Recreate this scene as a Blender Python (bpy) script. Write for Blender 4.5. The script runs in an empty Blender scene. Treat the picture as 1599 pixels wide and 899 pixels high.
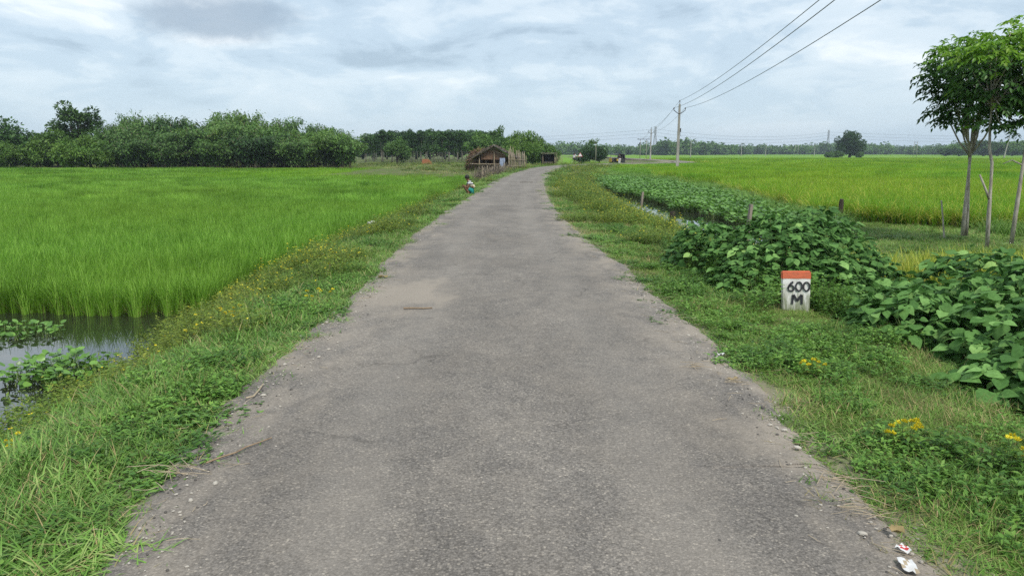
import bpy, math, random
import numpy as np
from mathutils import Vector, Matrix, Euler, Quaternion

R = math.radians
rng = np.random.default_rng(7)
random.seed(7)
sc = bpy.context.scene
COL = sc.collection

# ------------------------------------------------------------------ camera
CAM_H, F_PX, CX, CY = 1.6, 1150.0, 799.5, 449.5
PITCH = math.atan((CY - 238.0) / F_PX)
cam_data = bpy.data.cameras.new('camera')
cam = bpy.data.objects.new('camera', cam_data)
COL.objects.link(cam)
cam.location = (0, 0, CAM_H)
cam.rotation_euler = (math.pi / 2 - PITCH, 0, 0)
cam_data.sensor_width = 36.0
cam_data.lens = 36.0 * F_PX / 1599.0
cam_data.clip_start, cam_data.clip_end = 0.05, 12000
sc.camera = cam

# ------------------------------------------------------------------ sky and sun (bright overcast)
SUN_EL, SUN_AZ = R(52), R(150)          # azimuth measured from +Y towards +X
world = bpy.data.worlds.new('World'); sc.world = world; world.use_nodes = True
nt = world.node_tree; nt.nodes.clear()
def N(tree, typ, **kw):
    n = tree.nodes.new(typ)
    for k, v in kw.items():
        setattr(n, k, v)
    return n
def math_node(tree, op, a, b=None, c=None, clamp=False):
    n = N(tree, 'ShaderNodeMath', operation=op, use_clamp=clamp)
    for i, v in enumerate((a, b, c)):
        if v is None: continue
        if isinstance(v, (int, float)): n.inputs[i].default_value = v
        else: tree.links.new(v, n.inputs[i])
    return n.outputs[0]
def ramp(tree, fac, stops, interp='LINEAR'):
    n = N(tree, 'ShaderNodeValToRGB'); cr = n.color_ramp; cr.interpolation = interp
    while len(cr.elements) < len(stops): cr.elements.new(0.5)
    for e, (p, c) in zip(cr.elements, stops):
        e.position = p; e.color = (*c, 1) if len(c) == 3 else c
    if fac is not None: tree.links.new(fac, n.inputs[0])
    return n.outputs[0]
def mixcol(tree, fac, a, b, blend='MIX'):
    n = N(tree, 'ShaderNodeMix', data_type='RGBA', blend_type=blend)
    for sock, v in ((n.inputs[0], fac), (n.inputs[6], a), (n.inputs[7], b)):
        if isinstance(v, (int, float)): sock.default_value = v
        elif isinstance(v, tuple): sock.default_value = (*v, 1) if len(v) == 3 else v
        else: tree.links.new(v, sock)
    return n.outputs[2]
def noise(tree, vec, scale, detail=4, rough=0.55, dist=0.0, out=0):
    n = N(tree, 'ShaderNodeTexNoise'); n.inputs['Scale'].default_value = scale
    n.inputs['Detail'].default_value = detail; n.inputs['Roughness'].default_value = rough
    n.inputs['Distortion'].default_value = dist
    if vec is not None: tree.links.new(vec, n.inputs['Vector'])
    return n.outputs[out]
def mapping(tree, vec, scale=(1, 1, 1), loc=(0, 0, 0), rot=(0, 0, 0)):
    n = N(tree, 'ShaderNodeMapping')
    n.inputs['Scale'].default_value = scale; n.inputs['Location'].default_value = loc
    n.inputs['Rotation'].default_value = rot
    tree.links.new(vec, n.inputs['Vector'])
    return n.outputs[0]

def build_world():
    t = nt
    tc = N(t, 'ShaderNodeTexCoord')
    nrm = N(t, 'ShaderNodeVectorMath', operation='NORMALIZE'); t.links.new(tc.outputs['Generated'], nrm.inputs[0])
    sep = N(t, 'ShaderNodeSeparateXYZ'); t.links.new(nrm.outputs[0], sep.inputs[0])
    zc = math_node(t, 'MAXIMUM', sep.outputs[2], 0.0)
    den = math_node(t, 'ADD', zc, 0.20)
    px = math_node(t, 'DIVIDE', sep.outputs[0], den)
    py = math_node(t, 'DIVIDE', sep.outputs[1], den)
    comb = N(t, 'ShaderNodeCombineXYZ'); t.links.new(px, comb.inputs[0]); t.links.new(py, comb.inputs[1])
    p = comb.outputs[0]
    dv = nrm.outputs[0]
    big = noise(t, mapping(t, dv, (3.6, 3.6, 9.5), (3.1, 1.7, .4)), 1.0, 7, 0.56, 0.35)
    fine = noise(t, mapping(t, dv, (8.5, 8.5, 26), (0.3, 5.2, .9), (0, R(4), 0)), 1.0, 8, 0.6, 0.45)
    mixn = math_node(t, 'ADD', math_node(t, 'MULTIPLY', big, 0.62), math_node(t, 'MULTIPLY', fine, 0.38))
    clouds = ramp(t, mixn, [(0.36, (0.360, 0.460, 0.555)), (0.45, (0.500, 0.615, 0.715)),
                            (0.52, (0.640, 0.735, 0.805)), (0.62, (0.860, 0.905, 0.930))], 'EASE')
    # one heavier grey cloud hanging high in the sky ahead, with ragged edges
    sub = N(t, 'ShaderNodeVectorMath', operation='SUBTRACT'); t.links.new(dv, sub.inputs[0]); sub.inputs[1].default_value = (-0.352, 0.922, 0.157)
    wob = noise(t, mapping(t, dv, (1, 1, 1.6), (7, 2, 0)), 13, 6, 0.62, out=1)
    wsub = N(t, 'ShaderNodeVectorMath', operation='MULTIPLY_ADD'); t.links.new(wob, wsub.inputs[0])
    wsub.inputs[1].default_value = (0.11, 0.0, 0.05); t.links.new(sub.outputs[0], wsub.inputs[2])
    sh = N(t, 'ShaderNodeVectorMath', operation='ADD'); t.links.new(wsub.outputs[0], sh.inputs[0]); sh.inputs[1].default_value = (-0.055, 0, -0.025)
    mp = mapping(t, sh.outputs[0], (9.0, 3.0, 24))
    ln = N(t, 'ShaderNodeVectorMath', operation='LENGTH'); t.links.new(mp, ln.inputs[0])
    blob = ramp(t, ln.outputs['Value'], [(0.35, (1, 1, 1)), (1.0, (0, 0, 0))], 'EASE')
    clouds = mixcol(t, math_node(t, 'MULTIPLY', blob, 0.85), clouds, (0.300, 0.375, 0.460))
    # flatten towards a pale blue-grey veil at the horizon
    hz = ramp(t, sep.outputs[2], [(0.0, (1, 1, 1)), (0.13, (0, 0, 0))], 'EASE')
    clouds = mixcol(t, math_node(t, 'MULTIPLY', hz, 0.78), clouds, (0.490, 0.625, 0.735))
    sky = N(t, 'ShaderNodeTexSky', sky_type='NISHITA')
    sky.sun_disc = False; sky.sun_elevation = SUN_EL; sky.sun_rotation = SUN_AZ
    skyb = N(t, 'ShaderNodeBackground'); skyb.inputs[1].default_value = 0.10
    t.links.new(sky.outputs[0], skyb.inputs[0])
    cb = N(t, 'ShaderNodeBackground'); cb.inputs[1].default_value = 0.52
    t.links.new(clouds, cb.inputs[0])
    ms = N(t, 'ShaderNodeMixShader'); ms.inputs[0].default_value = 0.90
    t.links.new(skyb.outputs[0], ms.inputs[1]); t.links.new(cb.outputs[0], ms.inputs[2])
    out = N(t, 'ShaderNodeOutputWorld'); t.links.new(ms.outputs[0], out.inputs[0])
build_world()
sun_d = bpy.data.lights.new('sun', 'SUN'); sun_d.energy = 1.5; sun_d.angle = R(14); sun_d.color = (1.0, 0.955, 0.88)
sun = bpy.data.objects.new('sun', sun_d); COL.objects.link(sun)
sd = Vector((math.sin(SUN_AZ) * math.cos(SUN_EL), math.cos(SUN_AZ) * math.cos(SUN_EL), math.sin(SUN_EL)))
sun.rotation_euler = sd.to_track_quat('Z', 'Y').to_euler()
sun.location = sd * 60

vs = sc.view_settings
vs.view_transform = 'Standard'; vs.look = 'None'; vs.gamma = 1.0; vs.use_curve_mapping = False
vs.exposure = 1.2
sc.render.engine = 'CYCLES'
cy = sc.cycles
cy.use_denoising = False
try: cy.denoiser = 'OPENIMAGEDENOISE'
except Exception: pass
cy.max_bounces = 6; cy.diffuse_bounces = 3; cy.glossy_bounces = 2; cy.transmission_bounces = 4
cy.volume_bounces = 0; cy.sample_clamp_indirect = 2.5; cy.transparent_max_bounces = 4
cy.caustics_reflective = False; cy.caustics_refractive = False
cy.use_adaptive_sampling = False; sc.render.filter_size = 1.2

# ------------------------------------------------------------------ helpers
def at(px, py, z):
    """point on the horizontal plane z that the photograph shows at (px, py)"""
    u, v = (px - CX) / F_PX, (CY - py) / F_PX
    dx, dy, dz = u, math.cos(PITCH) + v * math.sin(PITCH), -math.sin(PITCH) + v * math.cos(PITCH)
    t = (z - CAM_H) / dz
    return Vector((dx * t, dy * t, z))
def far(px, Y):
    return (px - CX) / F_PX * Y * 0.985

def tag(o, label=None, cat=None, group=None, kind=None):
    if label: o['label'] = label
    if cat: o['category'] = cat
    if group: o['group'] = group
    if kind: o['kind'] = kind
    return o
def empty(name, loc=(0, 0, 0), rz=0.0, label=None, cat=None, group=None):
    o = bpy.data.objects.new(name, None); COL.objects.link(o)
    o.location = loc; o.rotation_euler = (0, 0, rz); o.empty_display_size = 0.2
    return tag(o, label, cat, group)
def link(name, me, parent=None):
    o = bpy.data.objects.new(name, me); COL.objects.link(o)
    if parent is not None: o.parent = parent
    return o
def copy_tree(o, parent=None):
    c = o.copy(); COL.objects.link(c); c.parent = parent
    for ch in list(o.children): copy_tree(ch, c)
    return c

def np_mesh(name, V, Fs, mats=(), mi=None, smooth=False):
    """V (n,3); Fs list of (k,m) int arrays; mi list of material indices, one array or int per Fs"""
    me = bpy.data.meshes.new(name)
    V = np.asarray(V, dtype=np.float32)
    me.vertices.add(len(V)); me.vertices.foreach_set('co', V.ravel())
    loops = np.concatenate([np.asarray(f, dtype=np.int32).ravel() for f in Fs])
    sizes = np.concatenate([np.full(len(f), np.asarray(f).shape[1], dtype=np.int32) for f in Fs])
    starts = np.concatenate([[0], np.cumsum(sizes)[:-1]]).astype(np.int32)
    me.loops.add(len(loops)); me.loops.foreach_set('vertex_index', loops)
    me.polygons.add(len(sizes)); me.polygons.foreach_set('loop_start', starts)
    try: me.polygons.foreach_set('loop_total', sizes)
    except Exception: pass
    for m in mats: me.materials.append(m)
    if mi is not None:
        arr = np.concatenate([np.full(len(f), i, dtype=np.int32) if np.isscalar(i) else np.asarray(i, dtype=np.int32) for f, i in zip(Fs, mi)])
        me.polygons.foreach_set('material_index', arr)
    if smooth: me.polygons.foreach_set('use_smooth', np.ones(len(sizes), dtype=bool))
    me.update(calc_edges=True); me.validate()
    return me

class MB:
    """collects small shapes into one mesh"""
    def __init__(s): s.v = []; s.f = []; s.m = []
    def add(s, verts, faces, m=0):
        b = len(s.v); s.v += [tuple(v) for v in verts]
        s.f += [tuple(i + b for i in f) for f in faces]; s.m += [m] * len(faces)
    def box(s, c, d, m=0, rot=None, taper=1.0):
        c = Vector(c); q = rot if rot is not None else Matrix.Identity(3)
        vs_ = []
        for z in (-1, 1):
            k = taper if z > 0 else 1.0
            for x, y in ((-1, -1), (1, -1), (1, 1), (-1, 1)):
                vs_.append(c + q @ Vector((x * d[0] / 2 * k, y * d[1] / 2 * k, z * d[2] / 2)))
        s.add(vs_, [(3, 2, 1, 0), (4, 5, 6, 7), (0, 1, 5, 4), (1, 2, 6, 5), (2, 3, 7, 6), (3, 0, 4, 7)], m)
    def tube(s, pts, radii, n=6, m=0, cap=True):
        pts = [Vector(p) for p in pts]
        if isinstance(radii, (int, float)): radii = [radii] * len(pts)
        b = len(s.v); up = Vector((0, 0, 1))
        for i, p in enumerate(pts):
            d = (pts[min(i + 1, len(pts) - 1)] - pts[max(i - 1, 0)])
            d = d.normalized() if d.length > 1e-9 else up
            a = d.cross(Vector((0.31, 0.95, 0.08)) if abs(d.z) > 0.8 else up).normalized(); c = d.cross(a)
            for k in range(n):
                an = 2 * math.pi * k / n
                s.v.append(tuple(p + (a * math.cos(an) + c * math.sin(an)) * radii[i]))
        for i in range(len(pts) - 1):
            for k in range(n):
                s.f.append((b + i * n + k, b + i * n + (k + 1) % n, b + (i + 1) * n + (k + 1) % n, b + (i + 1) * n + k)); s.m.append(m)
        if cap:
            s.f.append(tuple(b + k for k in range(n))[::-1]); s.m.append(m)
            s.f.append(tuple(b + (len(pts) - 1) * n + k for k in range(n))); s.m.append(m)
    def lathe(s, prof, c=(0, 0, 0), n=12, m=0, sx=1, sy=1):
        b = len(s.v)
        for r, z in prof:
            for k in range(n):
                a = 2 * math.pi * k / n
                s.v.append((c[0] + r * math.cos(a) * sx, c[1] + r * math.sin(a) * sy, c[2] + z))
        for i in range(len(prof) - 1):
            for k in range(n):
                s.f.append((b + i * n + k, b + i * n + (k + 1) % n, b + (i + 1) * n + (k + 1) % n, b + (i + 1) * n + k)); s.m.append(m)
        s.f.append(tuple(b + k for k in range(n))[::-1]); s.m.append(m)
        s.f.append(tuple(b + (len(prof) - 1) * n + k for k in range(n))); s.m.append(m)
    def mesh(s, name, mats, smooth=False):
        me = bpy.data.meshes.new(name); me.from_pydata(s.v, [], s.f)
        for mt in (mats if isinstance(mats, (list, tuple)) else [mats]): me.materials.append(mt)
        me.polygons.foreach_set('material_index', np.array(s.m, dtype=np.int32))
        if smooth: me.polygons.foreach_set('use_smooth', np.ones(len(s.f), dtype=bool))
        me.update(); return me
    def build(s, name, mats, parent=None, smooth=False):
        return link(name, s.mesh(name, mats, smooth), parent)

# leaf templates: (t along, s across, n up), tri/quad faces
QUAD = (np.array([(0, 0, 0), (.5, .5, .06), (1, 0, 0), (.5, -.5, .06)], float), np.array([(0, 3, 2, 1)]))
SIMPLE = (np.array([(0, 0, 0), (.5, 0, -.03), (1, 0, -.1), (.42, .5, .08), (.42, -.5, .08)], float),
          np.array([(0, 1, 3), (1, 2, 3), (0, 4, 1), (4, 2, 1)]))
def _heart():
    mid = [(0, 0, 0), (.22, 0, .02), (.5, 0, .02), (.78, 0, -.03), (1.06, 0, -.14)]
    sd_ = [(-.10, .20, .03), (.12, .46, .06), (.38, .50, .03), (.68, .33, -.03)]
    v = mid + sd_ + [(a, -b, c) for a, b, c in sd_]
    f = [(0, 1, 6, 5), (1, 2, 7, 6), (2, 3, 8, 7), (3, 4, 8, 8), (1, 0, 9, 10), (2, 1, 10, 11), (3, 2, 11, 12), (4, 3, 12, 12)]
    q = [x for x in f if len(set(x)) == 4]; t3 = [tuple(dict.fromkeys(x)) for x in f if len(set(x)) == 3]
    tri = []
    for a, b, c, d in q: tri += [(a, b, c), (a, c, d)]
    return (np.array(v, float), np.array(tri + t3))
HEART = _heart()
def _oval():
    mid = [(0, 0, 0), (.3, 0, -.05), (.65, 0, -.05), (1, 0, .02)]
    sd_ = [(.10, .34, .05), (.45, .48, .07), (.85, .3, .05)]
    v = mid + sd_ + [(a, -b, c) for a, b, c in sd_]
    f = [(0, 1, 4), (1, 5, 4), (1, 2, 5), (2, 6, 5), (2, 3, 6), (0, 7, 1), (1, 7, 8), (1, 8, 2), (2, 8, 9), (2, 9, 3)]
    return (np.array(v, float), np.array(f))
OVAL = _oval()

def norm(a): return a / np.maximum(np.linalg.norm(a, axis=-1, keepdims=True), 1e-9)
def frame(T, Nn):
    T = norm(T); B = norm(np.cross(Nn, T)); return T, B, np.cross(T, B)
def scatter(tpl, P, T, Nn, L, W):
    tv, tf = tpl; T, B, Nn = frame(T, Nn); n = len(P)
    L = np.broadcast_to(L, (n,)); W = np.broadcast_to(W, (n,))
    V = (P[:, None, :] + tv[None, :, 0, None] * T[:, None, :] * L[:, None, None]
         + tv[None, :, 1, None] * B[:, None, :] * W[:, None, None]
         + tv[None, :, 2, None] * Nn[:, None, :] * L[:, None, None])
    Fc = tf[None] + (np.arange(n) * len(tv))[:, None, None]
    return V.reshape(-1, 3), Fc.reshape(-1, tf.shape[1])
def rand_dir(n, r=None):
    r = r or rng
    v = r.normal(size=(n, 3)); return norm(v)
def blades(P, az, lean, bend, L, W, segs=3, r=None):
    """curved ribbons: returns V, F"""
    n = len(P); az = np.asarray(az); d = np.stack([np.cos(az), np.sin(az), np.zeros(n)], 1)
    side = np.stack([-np.sin(az), np.cos(az), np.zeros(n)], 1)
    pts = []; cur = P.copy(); ang = np.array(lean, float)
    for i in range(segs + 1):
        w = W * (1.0 - (i / segs) ** 1.6 * 0.93)
        pts.append(np.stack([cur - side * w[:, None] / 2, cur + side * w[:, None] / 2], 1))
        st = L / segs
        cur = cur + (d * np.sin(ang)[:, None] + np.array([0, 0, 1.0]) * np.cos(ang)[:, None]) * st[:, None]
        ang = ang + bend / segs
    V = np.stack(pts, 1)                       # n, segs+1, 2, 3
    base = (np.arange(n) * (segs + 1) * 2)[:, None]
    Fs = []
    for i in range(segs):
        Fs.append(np.stack([base[:, 0] + 2 * i, base[:, 0] + 2 * i + 1, base[:, 0] + 2 * i + 3, base[:, 0] + 2 * i + 2], 1))
    return V.reshape(-1, 3), np.concatenate(Fs)
def merge(parts):
    """parts: list of (V, F, mat) -> V, Fs, mi"""
    Vs, Fs, mi, b = [], [], [], 0
    for V, Fc, m in parts:
        Vs.append(V); Fs.append(Fc + b); mi.append(m); b += len(V)
    return np.concatenate(Vs), Fs, mi

# smooth value noise in numpy
def vnoise(x, y, seed=0, scale=1.0):
    x = np.asarray(x, float) / scale; y = np.asarray(y, float) / scale
    xi, yi = np.floor(x).astype(np.int64), np.floor(y).astype(np.int64)
    fx, fy = x - xi, y - yi; fx = fx * fx * (3 - 2 * fx); fy = fy * fy * (3 - 2 * fy)
    def h(a, b):
        k = (a * 374761393 + b * 668265263 + seed * 1442695041) & 0x7fffffff
        k = ((k ^ (k >> 13)) * 1274126177) & 0x7fffffff
        return ((k ^ (k >> 16)) & 0xffff) / 65535.0
    return (h(xi, yi) * (1 - fx) + h(xi + 1, yi) * fx) * (1 - fy) + (h(xi, yi + 1) * (1 - fx) + h(xi + 1, yi + 1) * fx) * fy
def fbm(x, y, seed=0, scale=1.0):
    return 0.55 * vnoise(x, y, seed, scale) + 0.3 * vnoise(x, y, seed + 11, scale / 2.1) + 0.15 * vnoise(x, y, seed + 23, scale / 4.3)
def sstep(a, b, x):
    t = np.clip((np.asarray(x, float) - a) / (b - a), 0, 1); return t * t * (3 - 2 * t)

# ------------------------------------------------------------------ materials
def new_mat(name):
    m = bpy.data.materials.new(name); m.use_nodes = True; t = m.node_tree; t.nodes.clear()
    out = N(t, 'ShaderNodeOutputMaterial'); return m, t, out
def principled(t, col, rough=0.7, spec=0.3, bump=None, bstr=0.3, bdist=0.01):
    b = N(t, 'ShaderNodeBsdfPrincipled')
    if isinstance(col, tuple): b.inputs['Base Color'].default_value = (*col, 1)
    else: t.links.new(col, b.inputs['Base Color'])
    if isinstance(rough, (int, float)): b.inputs['Roughness'].default_value = rough
    else: t.links.new(rough, b.inputs['Roughness'])
    b.inputs['Specular IOR Level'].default_value = spec
    if bump is not None:
        bn = N(t, 'ShaderNodeBump'); bn.inputs['Strength'].default_value = bstr; bn.inputs['Distance'].default_value = bdist
        t.links.new(bump, bn.inputs['Height']); t.links.new(bn.outputs[0], b.inputs['Normal'])
    return b
def leaf_mat(name, stops, trans=0.3, rough=0.5, spec=0.25, patch=None, vary=0.35, mottle=None):
    """leaf colour: by leaf (island), by instance and by broad patches over the ground"""
    m, t, out = new_mat(name)
    g = N(t, 'ShaderNodeNewGeometry'); oi = N(t, 'ShaderNodeObjectInfo')
    f = math_node(t, 'ADD', math_node(t, 'MULTIPLY', g.outputs['Random Per Island'], 0.6), math_node(t, 'MULTIPLY', oi.outputs['Random'], 0.4))
    c = ramp(t, f, [((i + 0.5) / len(stops), s) for i, s in enumerate(stops)])
    if patch:
        pn = noise(t, g.outputs['Position'], patch[0], 3)
        pf = math_node(t, 'MULTIPLY', ramp(t, pn, [(0.40, (0, 0, 0)), (0.62, (1, 1, 1))]), patch[2])
        c = mixcol(t, pf, c, patch[1])
    if mottle:
        tcm = N(t, 'ShaderNodeTexCoord'); mm = noise(t, g.outputs['Position'], mottle, 4, 0.7)
        c = mixcol(t, 1.0, c, ramp(t, mm, [(0.3, (.70, .72, .62)), (0.7, (1.28, 1.22, 1.25))]), 'MULTIPLY')
    val = math_node(t, 'ADD', 1 - vary / 2, math_node(t, 'MULTIPLY', oi.outputs['Random'], vary))
    hsv = N(t, 'ShaderNodeHueSaturation'); t.links.new(c, hsv.inputs['Color']); t.links.new(val, hsv.inputs['Value'])
    c = hsv.outputs[0]
    p = principled(t, c, rough, spec)
    tr = N(t, 'ShaderNodeBsdfTranslucent'); t.links.new(mixcol(t, 0.5, c, (0.30, 0.42, 0.03), 'MIX') if False else c, tr.inputs[0])
    ms = N(t, 'ShaderNodeMixShader'); ms.inputs[0].default_value = trans
    t.links.new(p.outputs[0], ms.inputs[1]); t.links.new(tr.outputs[0], ms.inputs[2]); t.links.new(ms.outputs[0], out.inputs[0])
    return m
def plain_mat(name, c1, c2=None, scale=8.0, rough=0.8, bump=0.3, spec=0.25, stretch=(1, 1, 1), bdist=0.01, coord='Object'):
    m, t, out = new_mat(name)
    tc = N(t, 'ShaderNodeTexCoord'); v = mapping(t, tc.outputs[coord], stretch)
    n1 = noise(t, v, scale, 6, 0.6)
    c = mixcol(t, ramp(t, n1, [(0.35, (0, 0, 0)), (0.65, (1, 1, 1))]), c1, c2 or tuple(x * 0.6 for x in c1))
    p = principled(t, c, rough, spec, noise(t, v, scale * 4, 5) if bump else None, bump, bdist)
    t.links.new(p.outputs[0], out.inputs[0]); return m

M = {}
M['rice'] = leaf_mat('rice_leaf', [(0.069, 0.178, 0.013), (0.134, 0.308, 0.026), (0.207, 0.416, 0.046), (0.325, 0.529, 0.099)], 0.38, 0.5, 0.2, (0.10, (0.200, 0.345, 0.036), 0.55), 0.4)
M['rice_far'] = leaf_mat('rice_leaf_light', [(0.150, 0.336, 0.020), (0.200, 0.396, 0.030), (0.250, 0.444, 0.045)], 0.38, 0.5, 0.2, (0.08, (0.263, 0.408, 0.040), 0.5), 0.3)
M['rice_ripe'] = leaf_mat('ripening_rice_leaf', [(0.055, 0.180, 0.007), (0.120, 0.310, 0.014), (0.195, 0.410, 0.024), (0.300, 0.490, 0.045)], 0.38, 0.5, 0.2, (0.07, (0.294, 0.410, 0.025), 0.55), 0.3)
M['panicle'] = leaf_mat('rice_panicle', [(0.312, 0.368, 0.045), (0.432, 0.437, 0.075), (0.552, 0.506, 0.130)], 0.25, 0.6, 0.15)
M['rice_gold'] = leaf_mat('yellowing_rice_leaf', [(0.207, 0.333, 0.030), (0.368, 0.437, 0.060), (0.529, 0.517, 0.100)], 0.35, 0.5, 0.2)
M['grass'] = leaf_mat('verge_grass_blade', [(0.070, 0.176, 0.023), (0.116, 0.259, 0.036), (0.186, 0.337, 0.059), (0.295, 0.365, 0.111)], 0.33, 0.5, 0.25, (0.55, (0.180, 0.260, 0.053), 0.5), 0.4)
M['grass_lush'] = leaf_mat('lush_grass_blade', [(0.078, 0.189, 0.026), (0.121, 0.271, 0.039), (0.186, 0.353, 0.071), (0.343, 0.428, 0.141)], 0.33, 0.45, 0.3, (0.7, (0.176, 0.288, 0.052), 0.4), 0.4)
M['grass_dry'] = leaf_mat('dry_grass_blade', [(0.200, 0.213, 0.075), (0.325, 0.275, 0.125), (0.450, 0.362, 0.188)], 0.25, 0.7, 0.1)
M['weed'] = leaf_mat('creeping_weed_leaf', [(0.073, 0.180, 0.031), (0.119, 0.256, 0.041), (0.192, 0.337, 0.062)], 0.3, 0.5, 0.3, None, 0.4)
M['weed_yellow'] = leaf_mat('yellow_green_weed_leaf', [(0.070, 0.155, 0.024), (0.120, 0.225, 0.034), (0.180, 0.285, 0.046), (0.260, 0.290, 0.055)], 0.3, 0.55, 0.2, (0.35, (0.241, 0.253, 0.036), 0.45), 0.35)
M['flower'] = leaf_mat('small_yellow_petal', [(.62, .50, .02), (.72, .62, .03), (.80, .72, .08)], 0.25, 0.6, 0.2)
M['bean'] = leaf_mat('broad_bush_leaf', [(0.068, 0.175, 0.040), (0.105, 0.250, 0.058), (0.145, 0.315, 0.078), (0.220, 0.400, 0.120), (0.330, 0.400, 0.100)], 0.28, 0.68, 0.2, None, 0.45, 38)
M['hyacinth'] = leaf_mat('water_plant_leaf', [(0.075, 0.190, 0.030), (0.125, 0.270, 0.045), (0.190, 0.350, 0.070)], 0.25, 0.35, 0.45, None, 0.3)
M['stem'] = plain_mat('green_stem', (.16, .22, .07), (.10, .15, .05), 20, 0.6, 0)
M['leaf_dark'] = leaf_mat('dark_broadleaf', [(0.026, 0.075, 0.019), (0.043, 0.106, 0.024), (0.068, 0.144, 0.031)], 0.22, 0.5, 0.3, (0.25, (.05, .11, .02), 0.4), 0.4)
M['leaf_mid'] = leaf_mat('mid_green_broadleaf', [(0.052, 0.124, 0.026), (0.082, 0.173, 0.035), (0.122, 0.227, 0.044)], 0.25, 0.5, 0.3, (0.25, (0.092, 0.165, 0.033), 0.4), 0.4)
M['leaf_light'] = leaf_mat('light_green_broadleaf', [(0.054, 0.131, 0.019), (0.083, 0.177, 0.026), (0.122, 0.223, 0.034)], 0.28, 0.5, 0.3, (0.3, (0.149, 0.230, 0.033), 0.4), 0.3)
M['leaf_bamboo'] = leaf_mat('bamboo_leaf', [(0.067, 0.151, 0.034), (0.105, 0.208, 0.047), (0.158, 0.270, 0.066)], 0.28, 0.5, 0.25, (0.2, (0.090, 0.165, 0.040), 0.4), 0.35)
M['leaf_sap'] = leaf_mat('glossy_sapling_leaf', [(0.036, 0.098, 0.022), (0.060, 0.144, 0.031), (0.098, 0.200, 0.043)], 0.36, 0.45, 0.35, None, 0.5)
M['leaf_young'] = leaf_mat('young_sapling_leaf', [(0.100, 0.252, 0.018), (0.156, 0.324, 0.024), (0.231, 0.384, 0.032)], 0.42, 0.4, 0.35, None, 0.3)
M['bark'] = plain_mat('grey_bark', (.48, .445, .385), (.25, .215, .175), 16, 0.85, 0.5, 0.2, (1, 1, .25), 0.02)
M['bark_dark'] = plain_mat('brown_bark', (.10, .08, .06), (.06, .05, .04), 4, 0.9, 0.4, 0.15, (1, 1, .2), 0.03)
M['bark_pale'] = plain_mat('pale_trunk_bark', (.24, .225, .19), (.15, .135, .11), 3, 0.9, 0.3, 0.15, (1, 1, .2), 0.03)
M['bamboo'] = plain_mat('dry_bamboo', (.36, .295, .205), (.20, .16, .11), 6, 0.7, 0.3, 0.25, (1, 1, .2))
M['thatch'] = plain_mat('weathered_thatch', (.22, .185, .15), (.12, .10, .085), 10, 0.95, 0.8, 0.05, (1, 1, .35), 0.05)
M['straw'] = plain_mat('stacked_straw', (.24, .155, .105), (.15, .09, .065), 14, 0.95, 0.8, 0.05, (1, 1, 1), 0.05)
M['roof'] = plain_mat('grey_roof_sheet', (.20, .20, .20), (.12, .115, .11), 3, 0.7, 0.3, 0.3)
M['dark_wood'] = plain_mat('dark_wet_wood', (.075, .06, .045), (.035, .028, .022), 14, 0.85, 0.6, 0.15, (1, 1, .15))
M['grey_wood'] = plain_mat('weathered_grey_wood', (.33, .28, .225), (.19, .16, .13), 14, 0.9, 0.6, 0.1, (1, 1, .12))
M['concrete'] = plain_mat('pole_concrete', (.36, .345, .31), (.23, .22, .20), 2.5, 0.9, 0.3, 0.15, (1, 1, .3))
M['steel'] = plain_mat('galvanised_steel', (.30, .31, .32), (.22, .23, .24), 2, 0.5, 0, 0.4)
M['iron'] = plain_mat('dark_iron', (.06, .06, .065), (.035, .035, .04), 5, 0.6, 0, 0.3)
M['ceramic'] = plain_mat('brown_ceramic', (.09, .06, .05), (.06, .04, .03), 5, 0.25, 0, 0.5)
M['wire'] = plain_mat('aluminium_wire', (.16, .165, .17), (.12, .12, .125), 1, 0.5, 0, 0.4)
M['brick'] = plain_mat('red_brick', (.42, .19, .09), (.30, .12, .06), 6, 0.9, 0.3)
M['dry_brush'] = plain_mat('dry_brushwood', (.20, .17, .13), (.11, .09, .07), 8, 0.95, 0)
M['twig'] = plain_mat('dry_twig', (.30, .22, .14), (.20, .14, .09), 30, 0.9, 0)
M['straw_bit'] = plain_mat('dry_straw', (.42, .35, .25), (.30, .24, .16), 30, 0.9, 0)
M['skin'] = plain_mat('brown_skin', (.20, .105, .065), (.16, .085, .052), 6, 0.55, 0)
M['hair'] = plain_mat('black_hair', (.012, .011, .010), (.02, .018, .016), 40, 0.5, 0.3)
M['teal'] = plain_mat('teal_cloth', (.02, .23, .20), (.015, .17, .15), 10, 0.9, 0.2)
M['white_cloth'] = plain_mat('white_cloth', (.70, .69, .72), (.58, .57, .61), 8, 0.9, 0.2)
M['dark_cloth'] = plain_mat('dark_cloth', (.04, .04, .05), (.03, .03, .035), 8, 0.9, 0.2)
M['blue_cloth'] = plain_mat('faded_blue_cloth', (.22, .28, .42), (.33, .37, .47), 8, 0.9, 0.2)
M['rubber'] = plain_mat('black_rubber', (.02, .02, .02), (.03, .03, .03), 8, 0.8, 0)
M['yellow_paint'] = plain_mat('yellow_paint', (.55, .38, .06), (.45, .31, .05), 3, 0.45, 0, 0.5)
M['black_paint'] = plain_mat('black_paint', (.018, .018, .02), (.03, .03, .03), 3, 0.5, 0, 0.5)
M['sign_white'] = plain_mat('sign_white', (.72, .72, .72), (.6, .6, .6), 3, 0.5, 0, 0.4)
M['sign_red'] = plain_mat('sign_red', (.50, .03, .03), (.4, .03, .03), 3, 0.5, 0, 0.4)
M['litter'] = plain_mat('white_plastic_litter', (.68, .68, .67), (.55, .54, .52), 12, 0.5, 0.3)
M['dry_leaf'] = plain_mat('dry_leaf', (.33, .24, .12), (.20, .17, .07), 20, 0.8, 0.2)
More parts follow.
